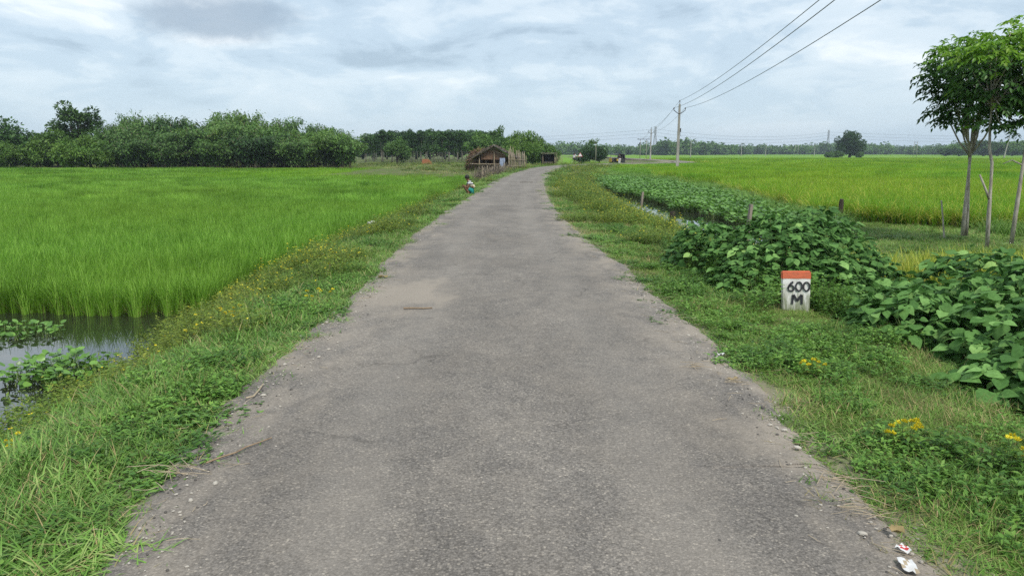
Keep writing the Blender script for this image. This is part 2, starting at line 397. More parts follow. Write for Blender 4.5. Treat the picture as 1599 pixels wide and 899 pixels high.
M['soil_clod'] = plain_mat('pale_stone', (.50, .46, .40), (.38, .35, .30), 20, 0.9, 0.4)
M['letter'] = plain_mat('black_lettering_paint', (.022, .024, .03), (.05, .05, .055), 30, 0.7, 0)
M['interior'] = plain_mat('shade_dark_board', (.045, .04, .035), (.03, .027, .024), 3, 0.95, 0)  # shade inside the open shed, put into the wall boards' colour

def striped_shirt():
    m, t, out = new_mat('striped_shirt_cloth')
    tc = N(t, 'ShaderNodeTexCoord'); s = N(t, 'ShaderNodeSeparateXYZ'); t.links.new(tc.outputs['Object'], s.inputs[0])
    z = s.outputs[2]
    band = ramp(t, math_node(t, 'DIVIDE', z, 0.8), [(0, (.60, .55, .40)), (.49, (.60, .55, .40)), (.50, (.02, .02, .03)), (.545, (.02, .02, .03)),
        (.55, (.75, .75, .75)), (.59, (.75, .75, .75)), (.595, (.02, .02, .03)), (.63, (.02, .02, .03)), (.635, (.75, .75, .75)), (.665, (.75, .75, .75)), (.67, (.03, .03, .05))], 'CONSTANT')
    p = principled(t, band, 0.9, 0.1); t.links.new(p.outputs[0], out.inputs[0]); return m
M['striped'] = striped_shirt()

def milestone_mats():
    def stain(name, base, base2):
        m, t, out = new_mat(name)
        tc = N(t, 'ShaderNodeTexCoord'); o = tc.outputs['Object']
        n1 = noise(t, o, 14, 6, 0.65); s = N(t, 'ShaderNodeSeparateXYZ'); t.links.new(o, s.inputs[0])
        streak = noise(t, mapping(t, o, (38, 38, 5)), 1.0, 4, 0.6)
        c = mixcol(t, ramp(t, n1, [(0.42, (0, 0, 0)), (0.72, (1, 1, 1))]), base, base2)
        low = math_node(t, 'SUBTRACT', 0.30, s.outputs[2])
        alg = math_node(t, 'ADD', math_node(t, 'MULTIPLY', low, 2.6), math_node(t, 'MULTIPLY', math_node(t, 'SUBTRACT', streak, 0.5), 2.2))
        c = mixcol(t, ramp(t, alg, [(0.10, (0, 0, 0)), (0.70, (.85, .85, .85))]), c, (.17, .20, .10))
        p = principled(t, c, 0.85, 0.2, n1, 0.25, 0.004); t.links.new(p.outputs[0], out.inputs[0]); return m
    M['ms_white'] = stain('limewashed_stone', (.74, .73, .70), (.55, .53, .48))
    M['ms_orange'] = plain_mat('orange_red_paint', (.66, .155, .075), (.50, .14, .075), 16, 0.8, 0.3)
milestone_mats()

# ------------------------------------------------------------------ road course
LE = [(899, 190), (820, 222), (747, 258), (700, 300), (629, 374), (585, 414), (528, 478), (509, 503), (466, 552), (406, 606), (392, 621), (351, 669), (329, 697), (307, 735), (282, 772), (268, 808)]
RE = [(899, 1450), (833, 1395), (775, 1338), (747, 1308), (687, 1252), (622, 1194), (578, 1154), (509, 1074), (439, 1000), (411, 966), (370, 908), (337, 874), (301, 851), (285, 850), (268, 857)]
lw = [at(x, y, 0) for y, x in LE]; rw = [at(x, y, 0) for y, x in RE]
YS = np.array([-40, -8, 0.5] + [p.y for p in lw]); XLs = np.array([-1.66, -1.66, -1.66] + [p.x for p in lw])
YR = np.array([-40, -8, 0.5] + [p.y for p in rw]); XRs = np.array([1.66, 1.66, 1.66] + [p.x for p in rw])
yy = np.concatenate([np.arange(-40, 0, 4.0), np.arange(0, 20, 0.5), np.arange(20, 60, 1.0)])
cl = [(0.5 * (np.interp(y, YS, XLs) + np.interp(y, YR, XRs)), y, 0.5 * (np.interp(y, YR, XRs) - np.interp(y, YS, XLs))) for y in yy]
ctrl = [cl[-1][:2], (2.3, 66), (3.6, 78), (6.2, 90), (10.2, 101), (16, 110), (23, 116), (28.5, 124), (30.5, 136), (31.5, 160), (33, 260), (40, 420)]
def catmull(P, per=6):
    P = [Vector((a[0], a[1], 0)) for a in P]; out = []
    for i in range(len(P) - 1):
        p0, p1, p2, p3 = P[max(i - 1, 0)], P[i], P[i + 1], P[min(i + 2, len(P) - 1)]
        for k in range(per):
            t = k / per
            out.append(0.5 * ((2 * p1) + (p2 - p0) * t + (2 * p0 - 5 * p1 + 4 * p2 - p3) * t * t + (3 * p1 - p0 - 3 * p2 + p3) * t ** 3))
    return out + [P[-1]]
hw_end = cl[-1][2]
CL = [(c[0], c[1]) for c in cl[:-1]] + [(p.x, p.y) for p in catmull(ctrl)]
HW = [c[2] for c in cl[:-1]] + [hw_end + (1.5 - hw_end) * min(1, i / 12) for i in range(len(CL) - len(cl) + 1)]
CL = np.array(CL); HW = np.array(HW)
k_ = np.ones(5) / 5
HW = np.convolve(np.pad(HW, 2, mode='edge'), k_, 'valid')

def road_dist(x, y):
    """signed side (-1 left, 1 right), distance outside the road's edge, arc position Y-like"""
    x = np.atleast_1d(np.asarray(x, float)); y = np.atleast_1d(np.asarray(y, float))
    best = np.full(x.shape, 1e9); side = np.ones(x.shape)
    for i in range(len(CL) - 1):
        a, b = CL[i], CL[i + 1]; d = b - a; L2 = d @ d
        t = np.clip(((x - a[0]) * d[0] + (y - a[1]) * d[1]) / L2, 0, 1)
        ex, ey = x - (a[0] + d[0] * t), y - (a[1] + d[1] * t)
        dist = np.hypot(ex, ey) - (HW[i] + (HW[i + 1] - HW[i]) * t)
        upd = dist < best
        best = np.where(upd, dist, best); side = np.where(upd, np.sign(d[0] * ey - d[1] * ex) * -1, side)
    return side, best
W_L = -0.75      # water level of the flooded paddy
W_R = -0.66      # water level of the ditch
def toe_left(y): return np.interp(y, [0, 8, 12, 20, 35, 50, 70], [2.45, 2.65, 3.05, 2.7, 2.1, 1.7, 1.6])
def ground_z(x, y, dist=None):
    x = np.atleast_1d(np.asarray(x, float)); y = np.atleast_1d(np.asarray(y, float))
    side, d = road_dist(x, y) if dist is None else dist
    toe = toe_left(y)
    zl = -0.03 - 0.06 * sstep(0, 0.8, d) - 0.80 * sstep(0.25, 1.0, d / toe)
    zr = -0.03 - 0.10 * sstep(0, 1.2, d) - 0.50 * sstep(1.2, 4.2, d)
    # ditch to the right of the road
    ax = np.interp(y, [15, 22, 30, 40, 60], [6.2, 5.6, 5.2, 5.3, 6.0])
    dd = np.exp(-((x - ax) / 1.15) ** 2) * sstep(14, 21, y) * (1 - sstep(46, 60, y))
    zr = zr - 0.42 * dd
    z = np.where(side < 0, zl, zr)
    # yard round the hut, and the ground under the tree belt
    yard = sstep(54, 64, y) * (1 - sstep(112, 130, y)) * sstep(-24, -14, x) * (side < 0)
    z = np.maximum(z, -0.9 + 0.72 * yard)
    z = np.where(side < 0, np.maximum(z, -0.9 + 0.35 * sstep(84, 92, y)), z)
    z = z + (fbm(x, y, 5, 0.9) - 0.5) * 0.09 * sstep(0.15, 0.9, d)
    return z
def gz(x, y): return float(ground_z(x, y)[0])

# ------------------------------------------------------------------ ground
def build_ground():
    xs = np.unique(np.concatenate([-np.geomspace(9, 3000, 46)[::-1], np.arange(-9, 16, 0.22), np.geomspace(16, 3000, 44)]))
    ys = np.unique(np.concatenate([-np.geomspace(6, 3000, 22)[::-1], np.arange(-6, 30, 0.25), np.arange(30, 130, 1.0), np.geomspace(130, 3000, 40)]))
    X, Y = np.meshgrid(xs, ys); x, y = X.ravel(), Y.ravel()
    sd_ = road_dist(x, y); z = ground_z(x, y, sd_)
    nx, ny = len(xs), len(ys)
    i = np.arange(ny - 1)[:, None] * nx + np.arange(nx - 1)[None]
    Fq = np.stack([i, i + 1, i + nx + 1, i + nx], -1).reshape(-1, 4)
    m, t, out = new_mat('earth_and_turf')
    g = N(t, 'ShaderNodeNewGeometry'); pos = g.outputs['Position']
    at_ = N(t, 'ShaderNodeAttribute', attribute_name='verge'); vg = at_.outputs['Fac']
    n1 = noise(t, pos, 1.6, 6, 0.65); n2 = noise(t, pos, 14, 5, 0.65)
    soil = mixcol(t, n2, (.105, .082, .055), (.20, .165, .115))
    turf = mixcol(t, n2, (.050, .090, .018), (.11, .16, .035))
    near = mixcol(t, ramp(t, n1, [(0.36, (0, 0, 0)), (0.55, (1, 1, 1))]), soil, turf)
    bands = noise(t, mapping(t, pos, (0.004, 0.016, 0)), 1.0, 4, 0.6)
    fieldc = ramp(t, bands, [(0.32, (.070, .165, .020)), (0.44, (.125, .265, .022)), (0.54, (.165, .300, .026)), (0.68, (.235, .335, .045))])
    fieldc = mixcol(t, math_node(t, 'MULTIPLY', noise(t, mapping(t, pos, (0.05, 0.3, 0)), 1.0, 5, 0.7), 0.5), fieldc, (.06, .15, .014))
    c = mixcol(t, vg, fieldc, near)
    dust = N(t, 'ShaderNodeAttribute', attribute_name='dust')
    c = mixcol(t, math_node(t, 'MULTIPLY', dust.outputs['Fac'], ramp(t, n1, [(0.3, (.25, .25, .25)), (0.6, (1, 1, 1))])), c, mixcol(t, n2, (.23, .19, .15), (.34, .295, .24)))
    p = principled(t, c, 0.95, 0.1, n2, 0.6, 0.03); t.links.new(p.outputs[0], out.inputs[0])
    me = np_mesh('ground', np.stack([x, y, z], 1), [Fq], [m], smooth=True)
    a = me.attributes.new('verge', 'FLOAT', 'POINT')
    vv = np.maximum(1 - sstep(7, 12, sd_[1]), (1 - sstep(60, 105, np.hypot(x, y))))
    vv = np.maximum(vv, (x < 2) & (y < 420) & (sd_[0] < 0))
    a.data.foreach_set('value', vv.astype(np.float32))
    a = me.attributes.new('dust', 'FLOAT', 'POINT'); a.data.foreach_set('value', (1 - sstep(0.03, 0.32, sd_[1])).astype(np.float32))
    tag(link('ground', me), kind='structure')
build_ground()

def build_road():
    # resample the centre line finely so that the broken edge is real geometry
    seg = np.hypot(*np.diff(CL, axis=0).T); s = np.concatenate([[0], np.cumsum(seg)])
    sy = np.interp(0.0, CL[:40, 1], s[:40])
    ss = np.unique(np.concatenate([np.arange(0, sy, 2.0), np.arange(sy, sy + 26, 0.05), np.arange(sy + 26, sy + 80, 0.3), np.arange(sy + 80, s[-1], 2.5)]))
    cx, cyy, hw = np.interp(ss, s, CL[:, 0]), np.interp(ss, s, CL[:, 1]), np.interp(ss, s, HW)
    tx, ty = np.gradient(cx, ss), np.gradient(cyy, ss); l = np.hypot(tx, ty); tx, ty = tx / l, ty / l
    nxv, nyv = ty, -tx
    el = (fbm(ss, ss * 0 + 3, 1, 0.9) - 0.5) * 0.22 + (fbm(ss, ss * 0 + 9, 2, 0.16) - 0.5) * 0.10
    er = (fbm(ss, ss * 0 + 5, 3, 0.9) - 0.5) * 0.22 + (fbm(ss, ss * 0 + 2, 4, 0.16) - 0.5) * 0.10
    fr = np.array([-1.06, -1.0, -0.96, -0.85, -0.6, -0.3, 0, 0.3, 0.6, 0.85, 0.96, 1.0, 1.06])
    zz = np.array([-0.05, -0.006, 0.0, 0.006, 0.014, 0.02, 0.022, 0.02, 0.014, 0.006, 0.0, -0.006, -0.05])
    off = fr[None] * hw[:, None] + np.where(np.abs(fr)[None] > 0.9, np.where(fr[None] < 0, el[:, None], er[:, None]), 0)
    X = cx[:, None] + nxv[:, None] * off; Y = cyy[:, None] + nyv[:, None] * off
    Z = np.broadcast_to(zz, X.shape) + (vnoise(X, Y, 8, 0.35) - 0.5) * 0.006 + (vnoise(X, Y, 9, 2.2) - 0.5) * 0.012
    ny, nx = X.shape
    i = np.arange(ny - 1)[:, None] * nx + np.arange(nx - 1)[None]
    Fq = np.stack([i, i + 1, i + nx + 1, i + nx], -1).reshape(-1, 4)
    m, t, out = new_mat('worn_asphalt')
    g = N(t, 'ShaderNodeNewGeometry'); pos = g.outputs['Position']
    big = noise(t, mapping(t, pos, (1.0, 0.45, 1)), 0.9, 5, 0.6)
    mid = noise(t, pos, 5.5, 6, 0.65); fine = noise(t, pos, 70, 4, 0.7)
    vor = N(t, 'ShaderNodeTexVoronoi'); vor.inputs['Scale'].default_value = 105; t.links.new(pos, vor.inputs['Vector'])
    vsep = N(t, 'ShaderNodeSeparateColor'); t.links.new(vor.outputs['Color'], vsep.inputs[0])
    c = ramp(t, big, [(0.30, (.165, .148, .130)), (0.50, (.215, .194, .171)), (0.70, (.275, .248, .218))])
    c = mixcol(t, ramp(t, mid, [(0.38, (.55, .55, .55)), (0.62, (0, 0, 0))]), c, (.145, .133, .122))
    agg = ramp(t, vsep.outputs[0], [(0.0, (.45, .45, .45)), (0.35, (.85, .85, .85)), (0.75, (1.1, 1.1, 1.1)), (0.93, (1.5, 1.48, 1.42)), (1.0, (2.3, 2.25, 2.1))])
    c = mixcol(t, 0.62, c, agg, 'MULTIPLY')
    vd = ramp(t, vor.outputs['Distance'], [(0.0, (1, 1, 1)), (0.5, (.9, .9, .9)), (0.8, (.55, .55, .55))])
    c = mixcol(t, 0.8, c, vd, 'MULTIPLY')
    c = mixcol(t, 1.0, c, ramp(t, fine, [(0.3, (.72, .72, .72)), (0.7, (1.25, 1.25, 1.25))]), 'MULTIPLY')
    # wheel tracks worn a little paler, and fine cracks
    ac = N(t, 'ShaderNodeAttribute', attribute_name='across')
    aa = math_node(t, 'ABSOLUTE', ac.outputs['Fac'])
    trk = ramp(t, math_node(t, 'ABSOLUTE', math_node(t, 'SUBTRACT', aa, 0.45)), [(0.02, (1, 1, 1)), (0.24, (0, 0, 0))], 'EASE')
    c = mixcol(t, math_node(t, 'MULTIPLY', math_node(t, 'MULTIPLY', trk, big), 0.42), c, (.265, .240, .210))
    cw = N(t, 'ShaderNodeVectorMath', operation='MULTIPLY_ADD'); t.links.new(noise(t, pos, 2.2, 5, 0.65, out=1), cw.inputs[0]); cw.inputs[1].default_value = (.7, .7, 0); t.links.new(pos, cw.inputs[2])
    cv = N(t, 'ShaderNodeTexVoronoi', feature='DISTANCE_TO_EDGE'); cv.inputs['Scale'].default_value = 0.8; t.links.new(cw.outputs[0], cv.inputs['Vector'])
    crk = math_node(t, 'MULTIPLY', ramp(t, cv.outputs['Distance'], [(0.0, (1, 1, 1)), (0.009, (0, 0, 0))]), ramp(t, noise(t, pos, 0.7, 3), [(0.50, (0, 0, 0)), (0.58, (1, 1, 1))]))
    c = mixcol(t, math_node(t, 'MULTIPLY', crk, 0.75), c, (.055, .050, .045))
    # dry silt: drifts along both edges and one spread patch
    ed = N(t, 'ShaderNodeAttribute', attribute_name='edge')
    dustn = noise(t, mapping(t, pos, (1, .55, 1)), 2.1, 6, 0.65)
    silt = math_node(t, 'MULTIPLY', ramp(t, dustn, [(0.42, (0, 0, 0)), (0.60, (1, 1, 1))]), math_node(t, 'ADD', ed.outputs['Fac'], 0.22), clamp=True)
    sb = N(t, 'ShaderNodeVectorMath', operation='SUBTRACT'); t.links.new(pos, sb.inputs[0]); sb.inputs[1].default_value = (-1.2, 8.3, 0)
    ln = N(t, 'ShaderNodeVectorMath', operation='LENGTH'); t.links.new(mapping(t, sb.outputs[0], (1.0, .62, 1)), ln.inputs[0])
    pat = ramp(t, math_node(t, 'ADD', ln.outputs['Value'], math_node(t, 'MULTIPLY', math_node(t, 'SUBTRACT', dustn, 0.5), 1.6)), [(0.25, (1, 1, 1)), (0.85, (0, 0, 0))], 'EASE')
    silt = math_node(t, 'MAXIMUM', silt, math_node(t, 'MULTIPLY', pat, 1.0))
    c = mixcol(t, math_node(t, 'MULTIPLY', silt, 0.62), c, mixcol(t, fine, (.275, .235, .190), (.385, .332, .268)))
    hgt = math_node(t, 'ADD', math_node(t, 'MULTIPLY', vor.outputs['Distance'], -0.6), fine)
    p = principled(t, c, 0.9, 0.25, hgt, 0.55, 0.008); t.links.new(p.outputs[0], out.inputs[0])
    me = np_mesh('road', np.stack([X, Y, Z], -1).reshape(-1, 3), [Fq], [m], smooth=True)
    a = me.attributes.new('edge', 'FLOAT', 'POINT')
    ev = np.broadcast_to(np.clip((np.abs(fr) - 0.55) / 0.45, 0, 1) ** 1.5, X.shape)
    a.data.foreach_set('value', ev.ravel().astype(np.float32))
    a = me.attributes.new('across', 'FLOAT', 'POINT'); a.data.foreach_set('value', np.broadcast_to(fr, X.shape).ravel().astype(np.float32))
    tag(link('road', me), kind='structure')
build_road()

def water_mat(name, tint):
    m, t, out = new_mat(name)
    g = N(t, 'ShaderNodeNewGeometry')
    n1 = noise(t, mapping(t, g.outputs['Position'], (3, 5, 1)), 1.0, 3, 0.5)
    p = principled(t, tint, 0.02, 1.0, n1, 0.03, 0.02)
    p.inputs['IOR'].default_value = 1.75
    t.links.new(p.outputs[0], out.inputs[0]); return m
def sheet(name, x0, x1, y0, y1, z, m):
    me = np_mesh(name, np.array([(x0, y0, z), (x1, y0, z), (x1, y1, z), (x0, y1, z)]), [np.array([(0, 1, 2, 3)])], [m])
    return tag(link(name, me), kind='structure')
sheet('paddy_water', -90, -1.9, -12, 84, W_L, water_mat('muddy_water', (.022, .024, .016)))
sheet('ditch_water', 3.6, 8.6, 15, 62, W_R, water_mat('ditch_water', (.03, .03, .025)))

# ------------------------------------------------------------------ instanced "stuff"
def instancer(name, protos, P, rot, scl, idx, label, cat):
    me = bpy.data.meshes.new(name); n = len(P)
    me.vertices.add(n); me.vertices.foreach_set('co', np.asarray(P, np.float32).ravel())
    for nm, ty, arr, key in (('rot', 'FLOAT_VECTOR', rot, 'vector'), ('scl', 'FLOAT_VECTOR', scl, 'vector'), ('idx', 'INT', idx, 'value')):
        a = me.attributes.new(nm, ty, 'POINT')
        a.data.foreach_set(key, np.asarray(arr, np.int32 if ty == 'INT' else np.float32).ravel())
    o = tag(link(name, me), label, cat, kind='stuff')
    ng = bpy.data.node_groups.new(name, 'GeometryNodeTree')
    ng.interface.new_socket('Geometry', in_out='INPUT', socket_type='NodeSocketGeometry')
    ng.interface.new_socket('Geometry', in_out='OUTPUT', socket_type='NodeSocketGeometry')
    gi, go = N(ng, 'NodeGroupInput'), N(ng, 'NodeGroupOutput')
    ip = N(ng, 'GeometryNodeInstanceOnPoints'); ng.links.new(gi.outputs[0], ip.inputs['Points'])
    gti = N(ng, 'GeometryNodeGeometryToInstance')
    for pm in reversed(protos):            # geometry-to-instance keeps the order last-linked-first
        po = bpy.data.objects.new(name + '_source', pm)
        inf = N(ng, 'GeometryNodeObjectInfo'); inf.inputs['Object'].default_value = po
        ng.links.new(inf.outputs['Geometry'], gti.inputs[0])
    ng.links.new(gti.outputs[0], ip.inputs['Instance'])
    ip.inputs['Pick Instance'].default_value = True
    for nm, ty, key in (('rot', 'FLOAT_VECTOR', 'Rotation'), ('scl', 'FLOAT_VECTOR', 'Scale'), ('idx', 'INT', 'Instance Index')):
        na = N(ng, 'GeometryNodeInputNamedAttribute', data_type=ty); na.inputs[0].default_value = nm
        ng.links.new(na.outputs[0], ip.inputs[key])
    ng.links.new(ip.outputs[0], go.inputs[0])
    md = o.modifiers.new('scatter', 'NODES'); md.node_group = ng
    return o

def tuft(n, rad, L, W, lean, bend, mat, segs=3, square=False, wind=0.0, seed=0):
    r = np.random.default_rng(seed)
    if square: P = np.stack([r.uniform(-rad, rad, n), r.uniform(-rad, rad, n), np.zeros(n)], 1)
    else:
        a = r.uniform(0, 2 * np.pi, n); q = rad * np.sqrt(r.uniform(0, 1, n)); P = np.stack([q * np.cos(a), q * np.sin(a), np.zeros(n)], 1)
    az = r.uniform(0, 2 * np.pi, n)
    if not square: az = np.arctan2(P[:, 1], P[:, 0]) + r.normal(0, 0.6, n)
    if wind: az = np.where(r.uniform(size=n) < wind, r.normal(-0.3, 0.5, n), az)
    V, Fc = blades(P, az, r.uniform(*lean, n), r.uniform(*bend, n), r.uniform(*L, n), r.uniform(*W, n), segs)
    return (V, Fc, mat)
def proto(name, parts, mats):
    V, Fs, mi = merge(parts); return np_mesh(name, V, Fs, mats, mi)

def in_view(x, y, m=2.5): return (np.abs(x) < 0.715 * y + m)
def jgrid(x0, x1, y0, y1, sp, j=0.35, r=rng):
    xs, ys = np.arange(x0, x1, sp), np.arange(y0, y1, sp)
    X, Y = np.meshgrid(xs, ys); X = X.ravel() + r.uniform(-j, j, X.size) * sp; Y = Y.ravel() + r.uniform(-j, j, Y.size) * sp
    return X, Y

def rice_left():
    mats = [M['rice'], M['grass_dry'], M['rice_far']]
    pr = []
    for s in range(4):
        pr.append(proto('rice_hill', [tuft(52, .075, (.50, .68), (.007, .013), (.02, .30), (.2, 1.1), 0, 4, seed=s, wind=.15),
                                      tuft(5, .05, (.2, .4), (.006, .01), (.2, .7), (.3, 1.2), 1, 3, seed=s + 50)], mats))
    for s in range(3):
        pr.append(proto('rice_patch', [tuft(620, .55, (.50, .70), (.011, .022), (.02, .35), (.2, 1.1), 0, 3, True, seed=s + 10, wind=.15)], mats))
    for s in range(2):
        pr.append(proto('rice_block', [tuft(900, 1.3, (.50, .70), (.04, .07), (.05, .45), (.2, 1.0), 0, 2, True, seed=s + 20, wind=.4)], mats))
    for s in range(2):
        pr.append(proto('rice_block_light', [tuft(900, 1.3, (.50, .70), (.04, .07), (.05, .45), (.2, 1.0), 2, 2, True, seed=s + 30, wind=.4)], mats))
    P, I, S = [], [], []
    def put(x, y, i0, i1, lo, hi):
        k = len(x); z = np.full(k, W_L - 0.04) + (fbm(x, y, 31, 3.0) - 0.5) * 0.14
        P.append(np.stack([x, y, z], 1)); I.append(rng.integers(i0, i1, k)); s = rng.uniform(lo, hi, k); S.append(np.stack([s, s, s * rng.uniform(.9, 1.1, k)], 1))
    def ok(x, y, pad=0.0):
        sd_, d = road_dist(x, y); front = 10.55 + (vnoise(x, x * 0, 3, 0.5) - .5) * 0.25
        return (sd_ < 0) & (d > toe_left(y) * 0.93 + pad) & (y > front) & in_view(x, y)
    x, y = jgrid(-28, 0, 10, 30, 0.175, .42); k = ok(x, y); put(x[k], y[k], 0, 4, .88, 1.08)
    x, y = jgrid(-46, 2, 30, 55, 0.85); k = ok(x, y, .4); put(x[k], y[k], 4, 7, .82, 1.14)
    x, y = jgrid(-74, 2, 55, 90, 1.9); k = ok(x, y, 1.2)
    bund = (np.abs(y - 57.5 - x * 0.03) < 1.3) & (x > -24)
    yard = (y > 63) & (x > -8 - (y - 63) * 0.12)
    light = (x > -27 + (fbm(x, y, 77, 9) - .5) * 8) & (y > 57)
    k1 = k & ~bund & ~yard & ~light; k2 = k & ~bund & ~yard & light
    put(x[k1], y[k1], 7, 9, .92, 1.05); put(x[k2], y[k2], 9, 11, .9, 1.0)
    P, I, S = np.concatenate(P), np.concatenate(I), np.concatenate(S)
    rot = np.zeros((len(P), 3)); rot[:, 2] = rng.normal(0, 0.9, len(P))
    instancer('paddy_rice', pr, P, rot, S, I, 'bright green rice crop standing in the flooded paddy', 'rice')
rice_left()

def rice_front(x): return np.interp(x, [8, 10, 12, 14, 20, 40], [30, 25.5, 22.5, 20.8, 19.2, 18])
def rice_leftedge(y): return np.interp(y, [18, 25, 43, 58, 66, 80, 98, 104, 125, 200], [10.2, 10.4, 12.2, 12.4, 11, 9.6, 14.5, 20, 34, 36])
def rice_right():
    mats = [M['rice_ripe'], M['panicle'], M['grass_dry'], M['rice']]
    pr = []
    for s in range(4):
        pr.append(proto('ripe_hill', [tuft(30, .06, (.6, .85), (.009, .015), (.02, .25), (.2, 1.0), 0, 4, seed=s + 100),
                                      tuft(13, .07, (.80, 1.02), (.016, .026), (.05, .35), (1.2, 2.4), 1, 5, seed=s + 130),
                                      tuft(5, .05, (.3, .5), (.006, .01), (.2, .7), (.3, 1.2), 2, 3, seed=s + 150)], mats))
    for s in range(3):
        pr.append(proto('ripe_patch', [tuft(520, .85, (.6, .9), (.02, .034), (.02, .3), (.2, 1.0), 0, 3, True, seed=s + 110),
                                       tuft(210, .85, (.8, .95), (.022, .036), (.05, .3), (1.2, 2.2), 1, 4, True, seed=s + 140)], mats))
    for s in range(3):
        pr.append(proto('ripe_block', [tuft(700, 2.3, (.6, .9), (.07, .12), (.02, .3), (.2, 1.0), 0, 2, True, seed=s + 120),
                                       tuft(330, 2.3, (.8, .95), (.07, .12), (.05, .3), (1.2, 2.0), 1, 3, True, seed=s + 145)], mats))
    pr.append(proto('green_patch', [tuft(520, .85, (.5, .75), (.02, .034), (.02, .3), (.2, .8), 3, 3, True, seed=170)], mats))
    P, I, S = [], [], []
    def put(x, y, i0, i1, lo, hi):
        k = len(x); z = np.full(k, -0.66) + (fbm(x, y, 31, 5.0) - 0.5) * 0.14
        P.append(np.stack([x, y, z], 1)); I.append(rng.integers(i0, i1, k)); s = rng.uniform(lo, hi, k); S.append(np.stack([s, s, s * rng.uniform(.9, 1.1, k)], 1))
    def ok(x, y):
        sd_, d = road_dist(x, y)
        return (sd_ > 0) & (d > 4.5) & (y > rice_front(x) + (vnoise(x, y * 0, 6, .6) - .5) * .4) & (x > rice_leftedge(y) + (vnoise(y, x * 0, 7, .8) - .5) * .6) & in_view(x, y)
    x, y = jgrid(9, 34, 18, 44, 0.22, .3); k = ok(x, y); put(x[k], y[k], 0, 4, .92, 1.18)
    x, y = jgrid(8, 78, 44, 104, 1.3); k = ok(x, y); g = k & (x < 12.5 + (y - 60) * .14) & (y > 58) & (y < 90)
    put(x[k & ~g], y[k & ~g], 4, 7, .9, 1.06); put(x[g], y[g], 10, 11, .8, .95)
    x, y = jgrid(14, 160, 104, 210, 3.4); k = ok(x, y); keep = vnoise(x * .25, y, 12, 9) > 0.22; k &= keep; put(x[k], y[k], 7, 10, .9, 1.05)
    P, I, S = np.concatenate(P), np.concatenate(I), np.concatenate(S)
    rot = np.zeros((len(P), 3)); rot[:, 2] = rng.uniform(0, 6.28, len(P))
    instancer('ripening_rice', pr, P, rot, S, I, 'yellow green rice crop in ear beyond the ditch', 'rice')
    # narrow strip of yellowing rice between the bushes and the saplings
    pr2 = [proto('gold_hill', [tuft(24, .06, (.3, .55), (.012, .022), (.02, .35), (.2, 1.1), 0, 4, seed=s + 200)], [M['rice_gold']]) for s in range(3)]
    x, y = jgrid(6.4, 16, 12.2, 15.6, 0.2, .35); k = in_view(x, y, 1) & (vnoise(x, y, 14, .8) > .25) & (y < 13.9 + .12 * (x - 6)); x, y = x[k], y[k]
    z = ground_z(x, y)
    instancer('yellowing_rice', pr2, np.stack([x, y, z], 1), np.stack([x * 0, x * 0, rng.uniform(0, 6.28, len(x))], 1),
              np.repeat(rng.uniform(.8, 1.15, (len(x), 1)), 3, 1), rng.integers(0, 3, len(x)), 'narrow strip of short yellowing rice beside the saplings', 'rice')
rice_right()

def weed_proto(n, rad, hgt, leaf, mat, seed, flowers=0, fl_mat=None, stemmat=None, per=7):
    """n upright stems with small leaves up each stem, yellow heads on top"""
    r = np.random.default_rng(seed); parts = []
    a = r.uniform(0, 6.28, n); q = rad * np.sqrt(r.uniform(0, 1, n))
    B = np.stack([q * np.cos(a), q * np.sin(a), np.zeros(n)], 1)
    az = a + r.normal(0, .7, n); h = r.uniform(hgt[0], hgt[1], n); ln_ = r.uniform(.05, .55, n)
    V, Fc = blades(B, az, ln_, np.zeros(n), h, np.full(n, .005), 2); parts.append((V, Fc, stemmat))
    dirv = np.stack([np.cos(az) * np.sin(ln_), np.sin(az) * np.sin(ln_), np.cos(ln_)], 1)
    f = np.repeat(np.arange(n), per); t = r.uniform(.15, 1.0, n * per)
    P = B[f] + dirv[f] * (h[f] * t)[:, None]
    la = r.uniform(0, 6.28, n * per); T = np.stack([np.cos(la), np.sin(la), r.uniform(-.2, .6, n * per)], 1)
    Nn = np.array([0, 0, 1.0]) + r.normal(0, .25, (n * per, 3))
    L = r.uniform(leaf[0], leaf[1], n * per)
    V, Fc = scatter(SIMPLE, P, T, Nn, L, L * r.uniform(.35, .55, n * per)); parts.append((V, Fc, mat))
    if flowers:
        ff = r.choice(n, flowers); tip = B[ff] + dirv[ff] * h[ff][:, None] + r.normal(0, .012, (flowers, 3))
        for k in range(4):
            la = r.uniform(0, 6.28, flowers); T = np.stack([np.cos(la), np.sin(la), r.uniform(.1, .9, flowers)], 1)
            V, Fc = scatter(QUAD, tip, T, np.array([0, 0, 1.0]) + r.normal(0, .2, (flowers, 3)), np.full(flowers, .018), np.full(flowers, .014))
            parts.append((V, Fc, fl_mat))
    return parts

